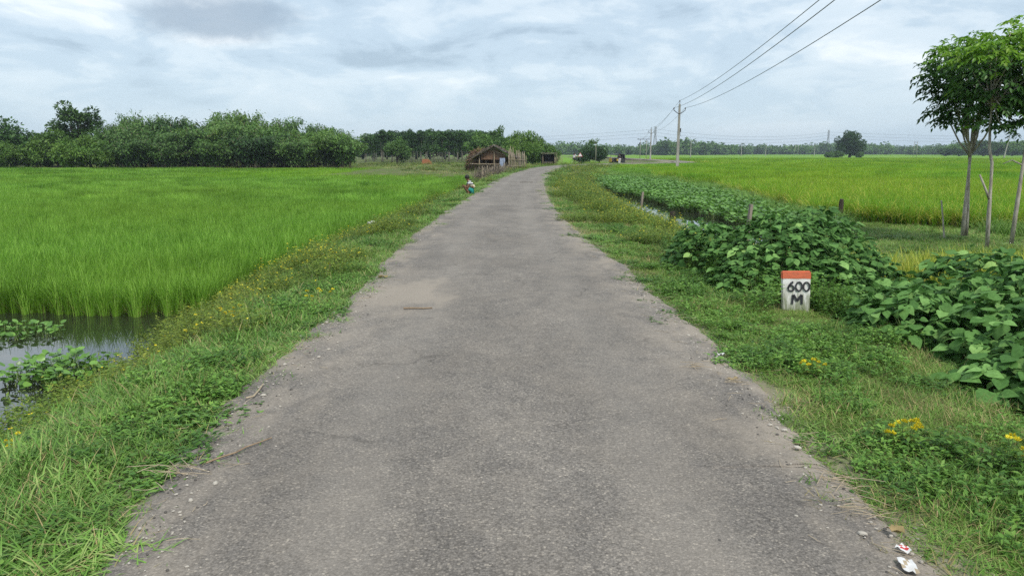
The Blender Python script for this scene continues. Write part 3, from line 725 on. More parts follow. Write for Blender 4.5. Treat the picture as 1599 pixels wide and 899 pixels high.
def verges():
    mats = [M['grass'], M['grass_lush'], M['grass_dry'], M['weed'], M['weed_yellow'], M['flower'], M['stem']]
    G, LU, DRY, WD, WY, FL, ST = range(7)
    pr = []
    for s in range(3):   # 0-2 short mown-looking turf
        pr.append(proto('turf_patch', [tuft(330, .22, (.035, .11), (.0035, .007), (.2, 1.2), (.2, 1.2), G, 3, True, seed=s + 300), tuft(34, .22, (.05, .14), (.003, .005), (.3, 1.3), (.2, 1.3), DRY, 3, True, seed=s + 310)], mats))
    for s in range(3):   # 3-5 lush long grass
        pr.append(proto('lush_patch', [tuft(270, .22, (.05, .16), (.005, .011), (.3, 1.3), (.3, 1.5), LU, 4, True, seed=s + 320), tuft(26, .22, (.08, .2), (.004, .006), (.3, 1.2), (.3, 1.3), DRY, 3, True, seed=s + 330)], mats))
    for s in range(2):   # 6-7 creeping leafy weed
        pr.append(proto('creeper_patch', weed_proto(60, .2, (.05, .14), (.025, .05), WD, s + 340, stemmat=ST, per=6), mats))
    for s in range(3):   # 8-10 yellow-green weed with tiny flowers
        pr.append(proto('flower_weed', weed_proto(46, .2, (.16, .40), (.022, .045), WY, s + 350, 9, FL, ST, 9), mats))
    for s in range(2):   # 11-12 same weed, few flowers
        pr.append(proto('plain_weed', weed_proto(46, .2, (.14, .34), (.022, .05), WY, s + 360, 1, FL, ST, 9), mats))
    for s in range(2):   # 13-14 dark green bushy weed
        pr.append(proto('bushy_weed', weed_proto(40, .2, (.15, .38), (.03, .06), WD, s + 370, stemmat=ST, per=10), mats))
    for s in range(2):   # 15-16 dry patch
        pr.append(proto('dry_patch', [tuft(120, .22, (.04, .16), (.003, .006), (.3, 1.4), (.2, 1.2), DRY, 3, True, seed=s + 380), tuft(120, .22, (.04, .12), (.003, .006), (.3, 1.3), (.2, 1.2), G, 3, True, seed=s + 385)], mats))
    for s in range(2):   # 17-18 coarse tall grass (field edge)
        pr.append(proto('tall_grass', [tuft(150, .3, (.25, .6), (.008, .016), (.05, .6), (.4, 1.6), LU, 4, True, seed=s + 390)], mats))
    P, I, S, RT = [], [], [], []
    def put(x, y, idx, s, sz=None, sink=0.01):
        z = ground_z(x, y) - sink
        P.append(np.stack([x, y, z], 1)); I.append(idx); S.append(np.stack([s, s, s if sz is None else sz], 1))
        RT.append(np.stack([rng.normal(0, .08, len(x)), rng.normal(0, .08, len(x)), rng.uniform(0, 6.28, len(x))], 1))
    def spread(x0, x1, y0, y1, sp, grow):
        x, y = jgrid(x0, x1, y0, y1, sp, .5); sd_, d = road_dist(x, y); k = in_view(x, y, 1.2)
        return x[k], y[k], sd_[k], d[k]
    for (y0, y1, sp, sc_) in ((1.4, 13, .17, 1.0), (13, 26, .25, 1.25), (26, 48, .38, 1.7), (48, 112, .75, 2.6)):
        x, y, sd_, d = spread(-9, 16, y0, y1, sp, sc_)
        ragged = (fbm(x, y, 40, .5) - .5) * .5 - .12
        for side in (-1, 1):
            lim = toe_left(y) * 1.0 if side < 0 else np.interp(y, [0, 9, 14, 22, 30, 50, 70, 110], [4.2, 4.4, 5.0, 3.0, 2.7, 3.4, 4.5, 5])
            k = (sd_ == side) & (d > .08 * sc_ + ragged) & (d < lim)
            if side > 0: k &= ~((y > 13) & (d > 4.8) & (y < 16))
            xx, yyv, dd, n = x[k], y[k], d[k], k.sum()
            u = rng.uniform(size=n); patch = fbm(xx, yyv, 51, 1.3); p2 = fbm(xx, yyv, 61, .7)
            fracd = dd / lim[k]
            if side < 0:
                wy = sstep(.25, .8, fracd + (patch - .5) * 1.6) * sstep(5.0, 9.5, yyv + (p2 - .5) * 5)
                idx = np.where(yyv < 13, rng.integers(3, 6, n), np.where(u < .6, rng.integers(0, 3, n), rng.integers(3, 6, n)))
                idx = np.where((p2 + rng.normal(0, .1, n) > .57) & (u < .5), rng.integers(6, 8, n), idx)
                idx = np.where(u < wy * .85, np.where(p2 + rng.normal(0, .06, n) > .61, rng.integers(8, 11, n), rng.integers(11, 13, n)), idx)
                idx = np.where((fracd > .6) & (yyv < 9) & (rng.uniform(size=n) < .45), np.where(rng.uniform(size=n) < .75, rng.integers(11, 13, n), rng.integers(15, 17, n)), idx)
            else:
                wy = sstep(.2, .65, fracd + (patch - .5) * 1.4) * sstep(10, 14, yyv + (p2 - .5) * 3)
                idx = np.where(u < .90, rng.integers(0, 3, n), rng.integers(3, 6, n))
                idx = np.where(p2 + rng.normal(0, .1, n) > .58, np.where(u < .5, rng.integers(6, 8, n), idx), idx)
                idx = np.where((p2 + rng.normal(0, .08, n) < .40) & (u > .45), rng.integers(15, 17, n), idx)
                idx = np.where(u < wy * .85, np.where(p2 + rng.normal(0, .06, n) > .57, rng.integers(8, 11, n), rng.integers(11, 13, n)), idx)
                idx = np.where((yyv < 13) & (yyv > 8) & (fracd > .25) & (fracd < .6) & (rng.uniform(size=n) < .35), rng.integers(13, 15, n), idx)
            edge = sstep(.0, .45, dd)
            s = sc_ * rng.uniform(.8, 1.2, n)
            sz = s / sc_ * (0.45 + .55 * edge) * (1 + (sc_ - 1) * .30) * np.where(idx >= 8, .95, 1.0)
            sz = sz * (.45 + 1.1 * fbm(xx, yyv, 66, .45))
            if side > 0: sz = np.where(idx < 6, sz * .72, sz)
            ms = at(1242, 480, -.12); q_ = ((xx - ms.x * yyv / ms.y) / .42) ** 2 + ((yyv - ms.y + .35) / .62) ** 2 < 1
            idx = np.where(q_, rng.integers(0, 3, n), idx); sz = np.where(q_, sz * .42, sz)
            put(xx, yyv, idx, s, sz)
    # low grass between ditch, bushes and the ripening field, with coarse tufts along the field's edge
    x, y = jgrid(5.5, 24, 11, 31, .34, .5); sd_, d = road_dist(x, y)
    k = in_view(x, y, 1) & (d > 4.0) & (y < rice_front(x) + .2) & ~((y > 12.2) & (y < 13.7)) & ~((x < 8) & (y > 22))
    x, y = x[k], y[k]; n = len(x); fr = rice_front(x) - y; u = rng.uniform(size=n)
    idx = np.where(u < .75, rng.integers(0, 3, n), rng.integers(3, 6, n))
    tall = (fr < 1.6) & (fbm(x, y, 91, 1.6) > .60) & (rng.uniform(size=n) < .8); idx = np.where(tall, rng.integers(17, 19, n), idx)
    s = rng.uniform(1.5, 2.0, n); put(x, y, idx, np.where(tall, 1.2, s), np.where(tall, rng.uniform(.8, 1.2, n), rng.uniform(.8, 1.2, n)))
    # coarse growth along the field's left edge
    yl = rng.uniform(22, 100, 520); xl = rice_leftedge(yl) + rng.normal(-.5, .35, 520); sd_, d = road_dist(xl, yl); k = (d > 2.5)
    put(xl[k], yl[k], rng.integers(17, 19, k.sum()), np.full(k.sum(), 1.5), rng.uniform(.7, 1.25, k.sum()))
    # grass out in the yard, on the bund and below the belt of trees
    x, y = jgrid(-80, 8, 52, 150, 1.6, .5); sd_, d = road_dist(x, y)
    k = (sd_ < 0) & (d > 1.6) & in_view(x, y, 1) & (((y > 84)) | ((y > 56) & (y < 59.5) & (x > -24)) | ((y > 63) & (x > -9 - (y - 63) * .12)))
    x, y = x[k], y[k]; n = len(x)
    put(x, y, np.where(rng.uniform(size=n) < .7, rng.integers(15, 17, n), rng.integers(11, 13, n)), rng.uniform(3, 4.5, n), rng.uniform(.6, 1.4, n))
    P, I, S, RT = map(np.concatenate, (P, I, S, RT))
    instancer('verge_grass', pr, P, RT, S, I, 'grass and low flowering weeds covering both road verges', 'grass')
verges()

def ditch_plants():
    """carpet of broad-leaved water plants in and beyond the ditch"""
    pr = []
    for s in range(3):
        r = np.random.default_rng(s + 400); n = 26; parts = []
        q = .28 * np.sqrt(r.uniform(0, 1, n)); a = r.uniform(0, 6.28, n); B = np.stack([q * np.cos(a), q * np.sin(a), np.zeros(n)], 1)
        h = r.uniform(.14, .34, n); V, Fc = blades(B, a, r.uniform(.05, .4, n), np.zeros(n), h, np.full(n, .010), 2); parts.append((V, Fc, 1))
        tip = V.reshape(n, 3, 2, 3)[:, 2].mean(1)
        T = np.stack([np.cos(a), np.sin(a), r.uniform(-.25, .5, n)], 1)
        V, Fc = scatter(OVAL, tip, T, np.array([0, 0, 1.0]) + r.normal(0, .25, (n, 3)), r.uniform(.10, .17, n), r.uniform(.09, .14, n)); parts.append((V, Fc, 0))
        pr.append(proto('water_plant', parts, [M['hyacinth'], M['stem']]))
    x, y = jgrid(4.6, 13, 20, 64, .36, .5)
    l = np.interp(y, [20, 24, 28, 34, 42, 60], [8.0, 7.0, 6.7, 6.5, 5.8, 6.5]); rr = np.interp(y, [20, 27, 33, 45, 56, 64], [9.5, 9.7, 10.6, 11.2, 10.6, 8])
    k = (x > l + (vnoise(x, y, 15, 1.2) - .5) * 1.0) & (x < rr + (vnoise(x, y, 16, 1.2) - .5) * 1.0)
    x, y = x[k], y[k]; n = len(x)
    instancer('water_plant_carpet', pr, np.stack([x, y, np.maximum(ground_z(x, y), W_R) - .01], 1), np.stack([x * 0, x * 0, rng.uniform(0, 6.28, n)], 1),
              np.repeat(rng.uniform(.85, 1.3, (n, 1)), 3, 1), rng.integers(0, 3, n), 'dense carpet of broad leaved water plants filling the ditch', 'water plants')
ditch_plants()

# ------------------------------------------------------------------ trees
def limb_path(r, a, b, sag=0.1, n=4):
    a, b = np.array(a, float), np.array(b, float); L = np.linalg.norm(b - a); out = []
    mid = r.normal(0, sag * L, 3)
    for i in range(n + 1):
        t = i / n; out.append(a + (b - a) * t + mid * math.sin(math.pi * t) * .5)
    return out
def crown_leaves(r, centres, rads, per, leaf, aspect, tpl=QUAD, droop=0.15, shell=.55, flat=.8):
    """leaves round clump centres, denser near each clump's surface, facing out and up"""
    n = len(centres) * per
    ci = np.repeat(np.arange(len(centres)), per)
    d = rand_dir(n, r); q = shell + (1 - shell) * r.uniform(0, 1, n)
    P = centres[ci] + d * (rads[ci] * q)[:, None] * np.array([1, 1, flat])
    T = norm(d + r.normal(0, .6, (n, 3)) + np.array([0, 0, -droop * 2])); Nn = norm(d * .6 + np.array([0, 0, .9]) + r.normal(0, .45, (n, 3)))
    L = r.uniform(leaf[0], leaf[1], n)
    return scatter(tpl, P, T, Nn, L, L * aspect)
def broadleaf(seed, H, Rr, base, nclump, per, leaf, mat, bark, trunk_r=.22, flat=.8, aspect=.55, shape='dome', clump=(.20, .34), bare=0):
    r = np.random.default_rng(seed)
    cz = (H + base) / 2; rz = (H - base) / 2
    d = rand_dir(nclump, r); q = r.uniform(.35, 1, nclump) ** .5
    C = d * np.array([Rr, Rr, rz]) * (q * .82)[:, None] + np.array([0, 0, cz])
    if shape == 'dome': C[:, 2] = base + (C[:, 2] - base) * r.uniform(.75, 1.0, nclump)
    C[:, :2] += r.normal(0, Rr * .08, (nclump, 2))
    rad = Rr * r.uniform(clump[0], clump[1], nclump)
    V, Fc = crown_leaves(r, C, rad, per, leaf, aspect, flat=flat)
    crown = np_mesh('crown', V, [Fc], [mat])
    mb = MB(); lean = r.normal(0, .03 * H, 2)
    top = np.array([lean[0], lean[1], base + (H - base) * .45])
    path = limb_path(r, (0, 0, -.4), top, .06, 5); mb.tube(path, [trunk_r * (1.25 - .8 * i / 5) for i in range(6)], 8)
    for i in r.choice(nclump, min(9, nclump), replace=False):
        s = path[r.integers(2, 5)]; mb.tube(limb_path(r, s, C[i], .1, 3), [trunk_r * .42, trunk_r * .3, trunk_r * .2, trunk_r * .08], 5)
    return mb.mesh('trunk', bark, True), crown
def bamboo_clump(seed, H, Rr, mat):
    r = np.random.default_rng(seed); mb = MB(); Ps, Ts = [], []
    for i in range(46):
        a = r.uniform(0, 6.28); q = .28 * Rr * math.sqrt(r.uniform()); h = H * r.uniform(.62, 1.0); out = Rr * r.uniform(.15, 1.0)
        b = np.array([q * math.cos(a), q * math.sin(a), -.3]); a2 = a + r.normal(0, .5); dv = np.array([math.cos(a2), math.sin(a2), 0])
        pts = [b + dv * out * (t ** 2.4) + np.array([0, 0, h * (t - .16 * t ** 5)]) for t in np.linspace(0, 1, 6)]
        if i < 26: mb.tube(pts, [.05, .048, .043, .036, .026, .012], 5)
        k = 105; t = r.uniform(.18, 1, k) ** .75
        P = b + dv * out * (t ** 2.4)[:, None] + np.stack([0 * t, 0 * t, h * (t - .16 * t ** 5)], 1)
        sp = rand_dir(k, r) * (r.uniform(.15, 1.0, k) * Rr * .30)[:, None]; sp[:, 2] *= .8; P = P + sp
        P[:, 2] = np.maximum(P[:, 2], .15)
        Ps.append(P); Ts.append(norm(sp * .8 + dv * .3 + np.array([0, 0, -.45]) + r.normal(0, .3, (k, 3))))
    P, T = np.concatenate(Ps), np.concatenate(Ts); n = len(P)
    L = r.uniform(.32, .62, n)
    V, Fc = scatter(QUAD, P, T, np.array([0, 0, 1.0]) + r.normal(0, .45, (n, 3)), L, L * .34)
    return mb.mesh('culms', M['bamboo'], True), np_mesh('foliage', V, [Fc], [mat])
def plantation_tree(seed):
    r = np.random.default_rng(seed); H = 7.2; mb = MB()
    mb.tube(limb_path(r, (0, 0, -.3), (r.normal(0, .12), r.normal(0, .12), 6.3), .02, 4), [.075, .07, .06, .05, .02], 6)
    C = []
    for k in range(27):
        t = r.uniform(0, 1); z = 3.1 + 4.0 * t; rr = 1.35 * (1 - .62 * t) * r.uniform(.4, 1.0); a = r.uniform(0, 6.28); C.append((rr * math.cos(a), rr * math.sin(a), z))
    for k in range(12):
        c = C[k]; mb.tube([(0, 0, c[2] - .5), c], [.035, .012], 4)
    C = np.array(C); V, Fc = crown_leaves(r, C, np.full(len(C), .52) * r.uniform(.7, 1.2, len(C)), 62, (.28, .5), .5, flat=.7)
    return mb.mesh('trunk', M['bark_pale'], True), np_mesh('crown', V, [Fc], [M['leaf_dark']])

def tree(name, meshes, part_names, loc, s, rz, label, cat, group=None, sx=None):
    o = empty(name, loc, rz, label, cat, group); o.scale = (s if sx is None else sx, s if sx is None else sx, s)
    for me, pn in zip(meshes, part_names): link(pn, me, o)
    return o

def tree_belt():
    LM = [broadleaf(500 + i, 8.0, 4.0, .9, 40, 150, (.3, .55), M['leaf_dark'], M['bark_dark'], .25) for i in range(2)]
    LT = [broadleaf(510 + i, 4.2, 2.7, .5, 30, 130, (.22, .42), M['leaf_light'], M['bark_dark'], .13, shape='dome') for i in range(3)]
    TT = [broadleaf(520, 9.6, 3.0, 3.0, 26, 150, (.28, .5), M['leaf_mid'], M['bark_dark'], .2, clump=(.22, .36))]
    BB = [bamboo_clump(530 + i, 7.4, 2.7, M[('leaf_bamboo', 'leaf_mid', 'leaf_light', 'leaf_bamboo', 'leaf_dark')[i]]) for i in range(5)]
    MT = [broadleaf(540 + i, 7.4, 3.2, .4, 40, 150, (.28, .5), M['leaf_mid'], M['bark_dark'], .2) for i in range(3)]
    def H(top, Y, base=-.5): return (238 - top) / F_PX * Y + CAM_H - base
    def put(protos, native, name, px, top, Y, wpx, nat_r, label, cat, group, parts=('trunk', 'crown')):
        h = H(top, Y) * random.uniform(1.05, 1.38); s = h / native; sx = (wpx / 2 / F_PX * Y) / nat_r * random.uniform(.8, 1.05)
        X = far(px, Y); z = max(gz(X, Y), -.55)
        o = tree(name, protos[random.randrange(len(protos))], parts, (X, Y, z), s, random.uniform(0, 6.28), label, cat, group, sx)
        return o
    put(LM, 8.0, 'dark_tree', -6, 184, 104, 118, 4.0, 'large dark domed tree at the end of the belt, beside the tall open tree', 'tree', None)
    put(TT, 9.6, 'tall_tree', 128, 174, 108, 84, 3.0, 'tallest tree of the belt, open rounded head above the low light trees', 'tree', None)
    for px, top, Y, w in ((-4, 224, 92, 62), (22, 219, 95, 66), (55, 222, 95, 58), (88, 210, 97, 74), (112, 216, 92, 70), (142, 218, 94, 66), (163, 226, 92, 52)):
        put(LT, 4.2, 'low_tree', px, top, Y, w, 2.7, 'low round light green tree in front of the dark belt at the paddy', 'tree', 'low light trees at the paddy edge')
    for px, top, Y, w in ((75, 205, 108, 90), (100, 196, 112, 80), (165, 205, 106, 70), (450, 204, 112, 100), (505, 207, 108, 84), (530, 213, 106, 70), (40, 214, 108, 80)):
        put(MT, 7.4, 'broad_tree', px, top, Y, w, 3.2, 'mid green broadleaf tree crowded among the bamboo of the belt', 'tree', 'broadleaf trees in the bamboo belt')
    for i, (px, top, Y, w) in enumerate(((192, 199, 98, 78), (218, 191, 103, 80), (243, 189, 100, 84), (270, 192, 104, 80), (292, 198, 97, 84), (318, 200, 100, 80), (345, 194, 106, 70),
                              (357, 184, 110, 46), (372, 190, 102, 76), (398, 193, 106, 76), (420, 199, 99, 82), (442, 201, 104, 76), (468, 200, 108, 74), (488, 203, 102, 72), (515, 205, 104, 66), (538, 214, 103, 60),
                              (205, 214, 93, 70), (262, 216, 94, 74), (335, 218, 94, 70), (395, 216, 95, 74), (460, 218, 97, 74))):
        v = (0, 3, 1, 4, 0, 2, 3, 1)[i % 8]
        hue = ('grey green', 'mid green', 'light green', 'grey green', 'dark green')[v]
        place = 'in the front of the grove, low against the paddy' if i >= 16 else ('tall and narrow above the grove behind the green paddy' if w < 60 else 'in the grove behind the green paddy')
        put([BB[v]], 7.4, 'bamboo_clump', px, top, Y, w, 2.7, 'feathery %s bamboo clump %s' % (hue, place), 'bamboo', 'bamboo clumps of the grove, %s %s' % (hue, 'front' if i >= 16 else 'main'), ('culms', 'foliage'))
    rp = random.Random(17)
    for px, top in ((186, 200), (205, 192), (232, 186), (252, 190), (283, 190), (305, 196), (330, 195), (352, 184), (364, 186), (384, 188), (410, 193), (433, 197), (452, 197), (478, 201), (498, 200), (524, 206)):
        put([BB[rp.choice((0, 3, 2))]], 6.9, 'bamboo_plume', px + rp.uniform(-4, 4), top, 112 + rp.uniform(-3, 6), rp.uniform(34, 50), 2.7, 'slender bamboo plume standing up above the top of the grove', 'bamboo', 'bamboo plumes over the grove', ('culms', 'foliage'))
    put(MT, 7.4, 'pale_tree', 553, 214, 132, 40, 3.2, 'pale green tree in the gap between bamboo grove and tree plantation', 'tree', None)
    put(MT, 7.4, 'bushy_tree', 621, 219, 140, 54, 3.2, 'light bushy tree standing alone before the dark plantation', 'tree', None)
    # plantation of straight pale trunks
    PT = [plantation_tree(600 + i) for i in range(4)]
    r = np.random.default_rng(9)
    for row, Y in enumerate((158, 166, 174, 183, 194, 207, 224)):
        for px in np.arange(572 + row * 3, 775, 13 if row < 2 else 17):
            p = px + r.normal(0, 2.2); t = 205 + abs(p - 655) * .02 + r.normal(0, 2.2) + (6 if p < 590 else 0)
            h = H(t, Y); X = far(p, Y)
            tree('plantation_tree', PT[r.integers(4)], ('trunk', 'crown'), (X, Y, gz(X, Y)), h / 7.6, r.uniform(0, 6.28),
                 'slender straight trunked tree in the ' + ('front row', 'second row')[row] + ' of the dark plantation' if row < 2 else 'slender tree deep among the rows of the dark plantation', 'tree', 'plantation trees, row %d' % min(row, 2), sx=h / 7.6 * r.uniform(.9, 1.3))
    for px, top in ((566, 222), (585, 216), (605, 215), (628, 214), (650, 215), (672, 214), (695, 215), (716, 215), (738, 216), (760, 217)):
        put(MT, 7.4, 'backing_tree', px, top - 3, 236, 52, 3.2, 'dark full crowned tree closing the view behind the plantation trunks', 'tree', 'trees behind the plantation')
    # mixed trees behind the hut, falling away towards the road's bend
    for px, top, Y, w in ((752, 213, 135, 50), (772, 210, 140, 44), (790, 215, 130, 46)):
        put(MT, 7.4, 'grove_tree', px, top, Y, w, 3.2, 'mid green tree in the small wood behind the thatched hut', 'tree', 'trees behind the hut')
    for px, top, Y, w in ((806, 216, 122, 54), (822, 217, 118, 56), (838, 220, 120, 52), (852, 225, 124, 42), (862, 232, 122, 32), (815, 226, 105, 40), (832, 230, 106, 40), (800, 232, 104, 30)):
        put(LT, 4.2, 'roadside_tree', px, top, Y, w, 2.7, 'bright green leafy tree between the hut and the small shed', 'tree', 'trees between hut and shed')
    put(LM, 8.0, 'round_bush_tree', 921, 229, 150, 42, 4.0, 'dense dark round tree in the bend beyond the triangular sign', 'tree', None)
    put(LM, 8.0, 'round_bush_tree', 936, 227, 148, 30, 4.0, 'narrow dark leafy tree beside the one in the bend', 'tree', None)
    # spindly tree with a flat head rising above them
    Y = 146; X = far(930, Y); r = np.random.default_rng(77); mb = MB()
    mb.tube([(0, 0, -.4), (.05, 0, 2.5), (-.04, 0, 4.2)], [.07, .05, .03], 6)
    C = np.array([(r.normal(0, .7), r.normal(0, .5), 4.25 + r.normal(0, .12)) for _ in range(9)])
    for c in C: mb.tube([(-.03, 0, 4.0), tuple(c)], [.02, .01], 4)
    V, Fc = crown_leaves(r, C, np.full(9, .32), 34, (.2, .36), .55, flat=.4)
    tree('spindly_tree', (mb.mesh('trunk', M['bark'], True), np_mesh('crown', V, [Fc], [M['leaf_light']])), ('trunk', 'crown'), (X, Y, gz(X, Y)), 1, 0, 'thin trunked tree with a small flat head above the dark bend trees', 'tree')
    # lone round tree and its bushes in the fields
    lone = broadleaf(560, 12.2, 6.3, .6, 60, 170, (.5, .95), M['leaf_dark'], M['bark_dark'], .5, clump=(.18, .3))
    Y = 330; X = far(1326, Y)
    tree('lone_field_tree', lone, ('trunk', 'crown'), (X, Y, -.65), H(202, Y, -.65) / 12.2, .6, 'big round tree standing alone in the open rice fields', 'tree')
    bush = broadleaf(565, 3.2, 2.6, 0.0, 22, 130, (.35, .6), M['leaf_mid'], M['bark_dark'], .1)
    for px, w, s, lb in ((1308, 2.1, .95, 'rounded bush at the foot of the lone field tree'), (1295, 2.3, .8, 'low flat bush farthest out from the lone field tree'), (1341, 1.7, .9, 'small bush under the crown of the lone field tree')):
        Yb = Y - 4; tree('field_bush', bush, ('stem', 'foliage'), (far(px, Yb), Yb, -.65), s, random.uniform(0, 6), lb, 'bush', None, sx=s * w / 2.2)
    rt = broadleaf(570, 10.5, 5.0, .6, 40, 140, (.6, 1.1), M['leaf_mid'], M['bark_dark'], .4, clump=(.2, .33))
    for px, top, w in ((1497, 221, 34), (1514, 219, 30), (1535, 215, 36), (1556, 219, 40), (1580, 217, 36), (1602, 215, 40), (1476, 228, 30)):
        Y = 455 + random.uniform(-15, 15); h = H(top, Y, -.6)
        tree('distant_grove_tree', rt, ('trunk', 'crown'), (far(px, Y), Y, -.65), h / 10.5, random.uniform(0, 6), 'tree of the small far grove seen between the sapling trunks', 'tree', 'far grove trees', sx=w / 2 / F_PX * Y / 5.0)
    # far-off wood along the horizon: one mass
    pr = []
    for i in range(4):
        r = np.random.default_rng(580 + i)
        C = rand_dir(16, r) * np.array([3.6, 3.6, 3.2]) * r.uniform(.4, 1, (16, 1)) + np.array([0, 0, 4.0])
        V, Fc = crown_leaves(r, C, np.full(16, 1.7) * r.uniform(.7, 1.3, 16), 34, (.9, 1.7), .7)
        pr.append(np_mesh('far_crown', V, [Fc], [M['leaf_mid']]))
    P, S = [], []
    r = np.random.default_rng(21)
    for px in np.arange(-900, 2500, 5.5):
        base = 700 if px > 870 else 820
        for k in range(2):
            Y = base + r.uniform(-60, 160) + 90 * math.sin(px * .011); p = px + r.normal(0, 4)
            hgt = (7.2 + 4.5 * float(vnoise(p, 0, 41, 46)) + r.normal(0, .8)) * (1.18 if 985 < p < 1075 or 1230 < p < 1320 else 1.0)
            P.append((far(p, Y), Y, -.9)); S.append((hgt / 8 * r.uniform(.9, 1.5), hgt / 8 * r.uniform(.9, 1.5), hgt / 8))
    P, S = np.array(P), np.array(S); n = len(P)
    instancer('far_woodland', pr, P, np.stack([np.zeros(n), np.zeros(n), r.uniform(0, 6.28, n)], 1), S, r.integers(0, 4, n), 'distant hazy belt of woodland along the horizon', 'woodland')
tree_belt()

# ------------------------------------------------------------------ leafy bushes beside the milestone
def leaf_variants(tpl, mat, k, name='leaf'):
    out = []
    for i in range(k):
        r = np.random.default_rng(700 + i); tv, tf = tpl; v = tv.copy()
        v[:, 2] += r.normal(0, .02, len(v)); v[:, 1] *= r.uniform(.9, 1.1); v[:, 2] += -.18 * v[:, 0] ** 2 * r.uniform(0, 1) + .22 * np.abs(v[:, 1]) * r.uniform(-.5, 1)
        out.append(np_mesh(name, v, [tf], [mat], smooth=True))
    return out
def place_leaves(parent, variants, P, T, Nn, L, W, name='leaf', origin=(0, 0, 0)):
    T, B, Nn = frame(T, Nn)
    for i in range(len(P)):
        o = bpy.data.objects.new(name, variants[i % len(variants)]); COL.objects.link(o); o.parent = parent
        m = Matrix(((T[i, 0] * L[i], B[i, 0] * W[i], Nn[i, 0] * L[i], P[i, 0] - origin[0]), (T[i, 1] * L[i], B[i, 1] * W[i], Nn[i, 1] * L[i], P[i, 1] - origin[1]),
                    (T[i, 2] * L[i], B[i, 2] * W[i], Nn[i, 2] * L[i], P[i, 2] - origin[2]), (0, 0, 0, 1)))
        o.matrix_local = m

def leafy_bush(label, blobs, leaf, n_sprig, seed):
    """blobs: (x, y, rx, ry, top) ellipsoidal mounds; leaves in threes on petioles over their surface and inside"""
    r = np.random.default_rng(seed); ox, oy = blobs[0][0], blobs[0][1]; oz = gz(ox, oy)
    root = empty('leafy_bush', (ox, oy, oz), 0, label, 'bush')
    org = np.array([ox, oy, oz]); wts = np.array([b[2] * b[3] for b in blobs]); wts /= wts.sum()
    bi = r.choice(len(blobs), n_sprig, p=wts); B = np.array(blobs)[bi]
    d = rand_dir(n_sprig, r); d[:, 2] = np.abs(d[:, 2]); q = r.uniform(.45, 1.0, n_sprig) ** .35 * (1 + (r.uniform(size=n_sprig) < .08) * r.uniform(0, .12, n_sprig))
    base = ground_z(B[:, 0], B[:, 1]); ht = B[:, 4] - base
    C = np.stack([B[:, 0] + d[:, 0] * B[:, 2] * q, B[:, 1] + d[:, 1] * B[:, 3] * q, base + .02 + np.maximum(d[:, 2], .06) * ht * q], 1)
    bump = (fbm(C[:, 0] * 1.0, C[:, 1], seed, .55) - .5) * .26; C += d * bump[:, None]
    C[:, 2] = np.maximum(C[:, 2], ground_z(C[:, 0], C[:, 1]) + .05)
    # three leaflets per sprig
    f = np.repeat(np.arange(n_sprig), 3); k = len(f); a0 = np.repeat(r.uniform(0, 6.28, n_sprig), 3) + np.tile([0, 2.0, -2.0], n_sprig) + r.normal(0, .25, k)
    out_az = np.arctan2(d[f, 1], d[f, 0])
    az = np.where(np.tile([True, False, False], n_sprig), out_az + r.normal(0, .5, k), a0)
    T = np.stack([np.cos(az), np.sin(az), r.normal(-.28, .28, k)], 1)
    Nn = norm(np.array([0, 0, 1.0]) + .6 * d[f] + r.normal(0, .42, (k, 3)))
    L = np.repeat(leaf[0] + (leaf[1] - leaf[0]) * r.uniform(0, 1, n_sprig) ** 1.3, 3) * r.uniform(.75, 1.1, k); W = L * r.uniform(.85, 1.05, k)
    P = C[f] + T * (L * .14)[:, None]
    # largest in view: towards the camera, on the outside
    toc = np.stack([-P[:, 0], -P[:, 1], CAM_H - P[:, 2]], 1); dist = np.linalg.norm(toc, axis=1); score = L * L / dist ** 2 * np.clip((Nn * norm(toc)).sum(1), .05, 1) * np.where(q[f] > .86, 1, .12) * np.where((d[f] * norm(toc)).sum(1) > .1, 1, .15) * in_view(P[:, 0], P[:, 1], -.1)
    o = np.argsort(-score); top, rest = o[:300], o[300:]
    var = leaf_variants(HEART, M['bean'], 5)
    place_leaves(root, var, P[top], T[top], Nn[top], L[top], W[top], 'leaf', org)
    V, Fc = scatter(HEART, P[rest] - org, T[rest], Nn[rest], L[rest], W[rest])
    tag(link('leaf_mass', np_mesh('leaf_mass', V, [Fc], [M['bean']], smooth=True), root), kind='stuff')
    mb = MB()
    for i in r.choice(n_sprig, min(170, n_sprig), replace=False):
        g0 = np.array([B[i, 0] + (C[i, 0] - B[i, 0]) * .35, B[i, 1] + (C[i, 1] - B[i, 1]) * .35, base[i]]) - org
        mb.tube(limb_path(r, g0, C[i] - org, .12, 3), [.008, .007, .005, .003], 4)
    tag(mb.build('stems', M['stem'], root), kind='stuff')
leafy_bush('broad leaved green bush behind the white distance stone',
           [(3.55, 9.9, .95, 1.3, .80), (2.95, 10.9, .65, 1.0, .62), (4.25, 10.3, .85, 1.3, .84), (3.0, 9.2, .5, .55, .26), (4.1, 9.0, .65, .6, .32), (4.9, 9.9, .45, .7, .25)], (.05, .125), 2900, 71)
leafy_bush('broad leaved green bush spreading from the verge to the yellowing rice',
           [(4.55, 6.3, .85, .95, .38), (4.15, 7.3, .70, .75, .24), (5.2, 7.3, 1.0, 1.0, .58), (4.1, 5.45, .6, .6, .20), (3.72, 5.35, .40, .4, .03), (4.0, 4.7, .5, .45, .10), (5.6, 8.6, 1.1, .9, .50), (6.6, 8.2, 1.1, 1.2, .62), (4.75, 8.3, .7, .6, .18), (5.1, 5.6, .8, .7, .2)], (.055, .155), 3200, 72)

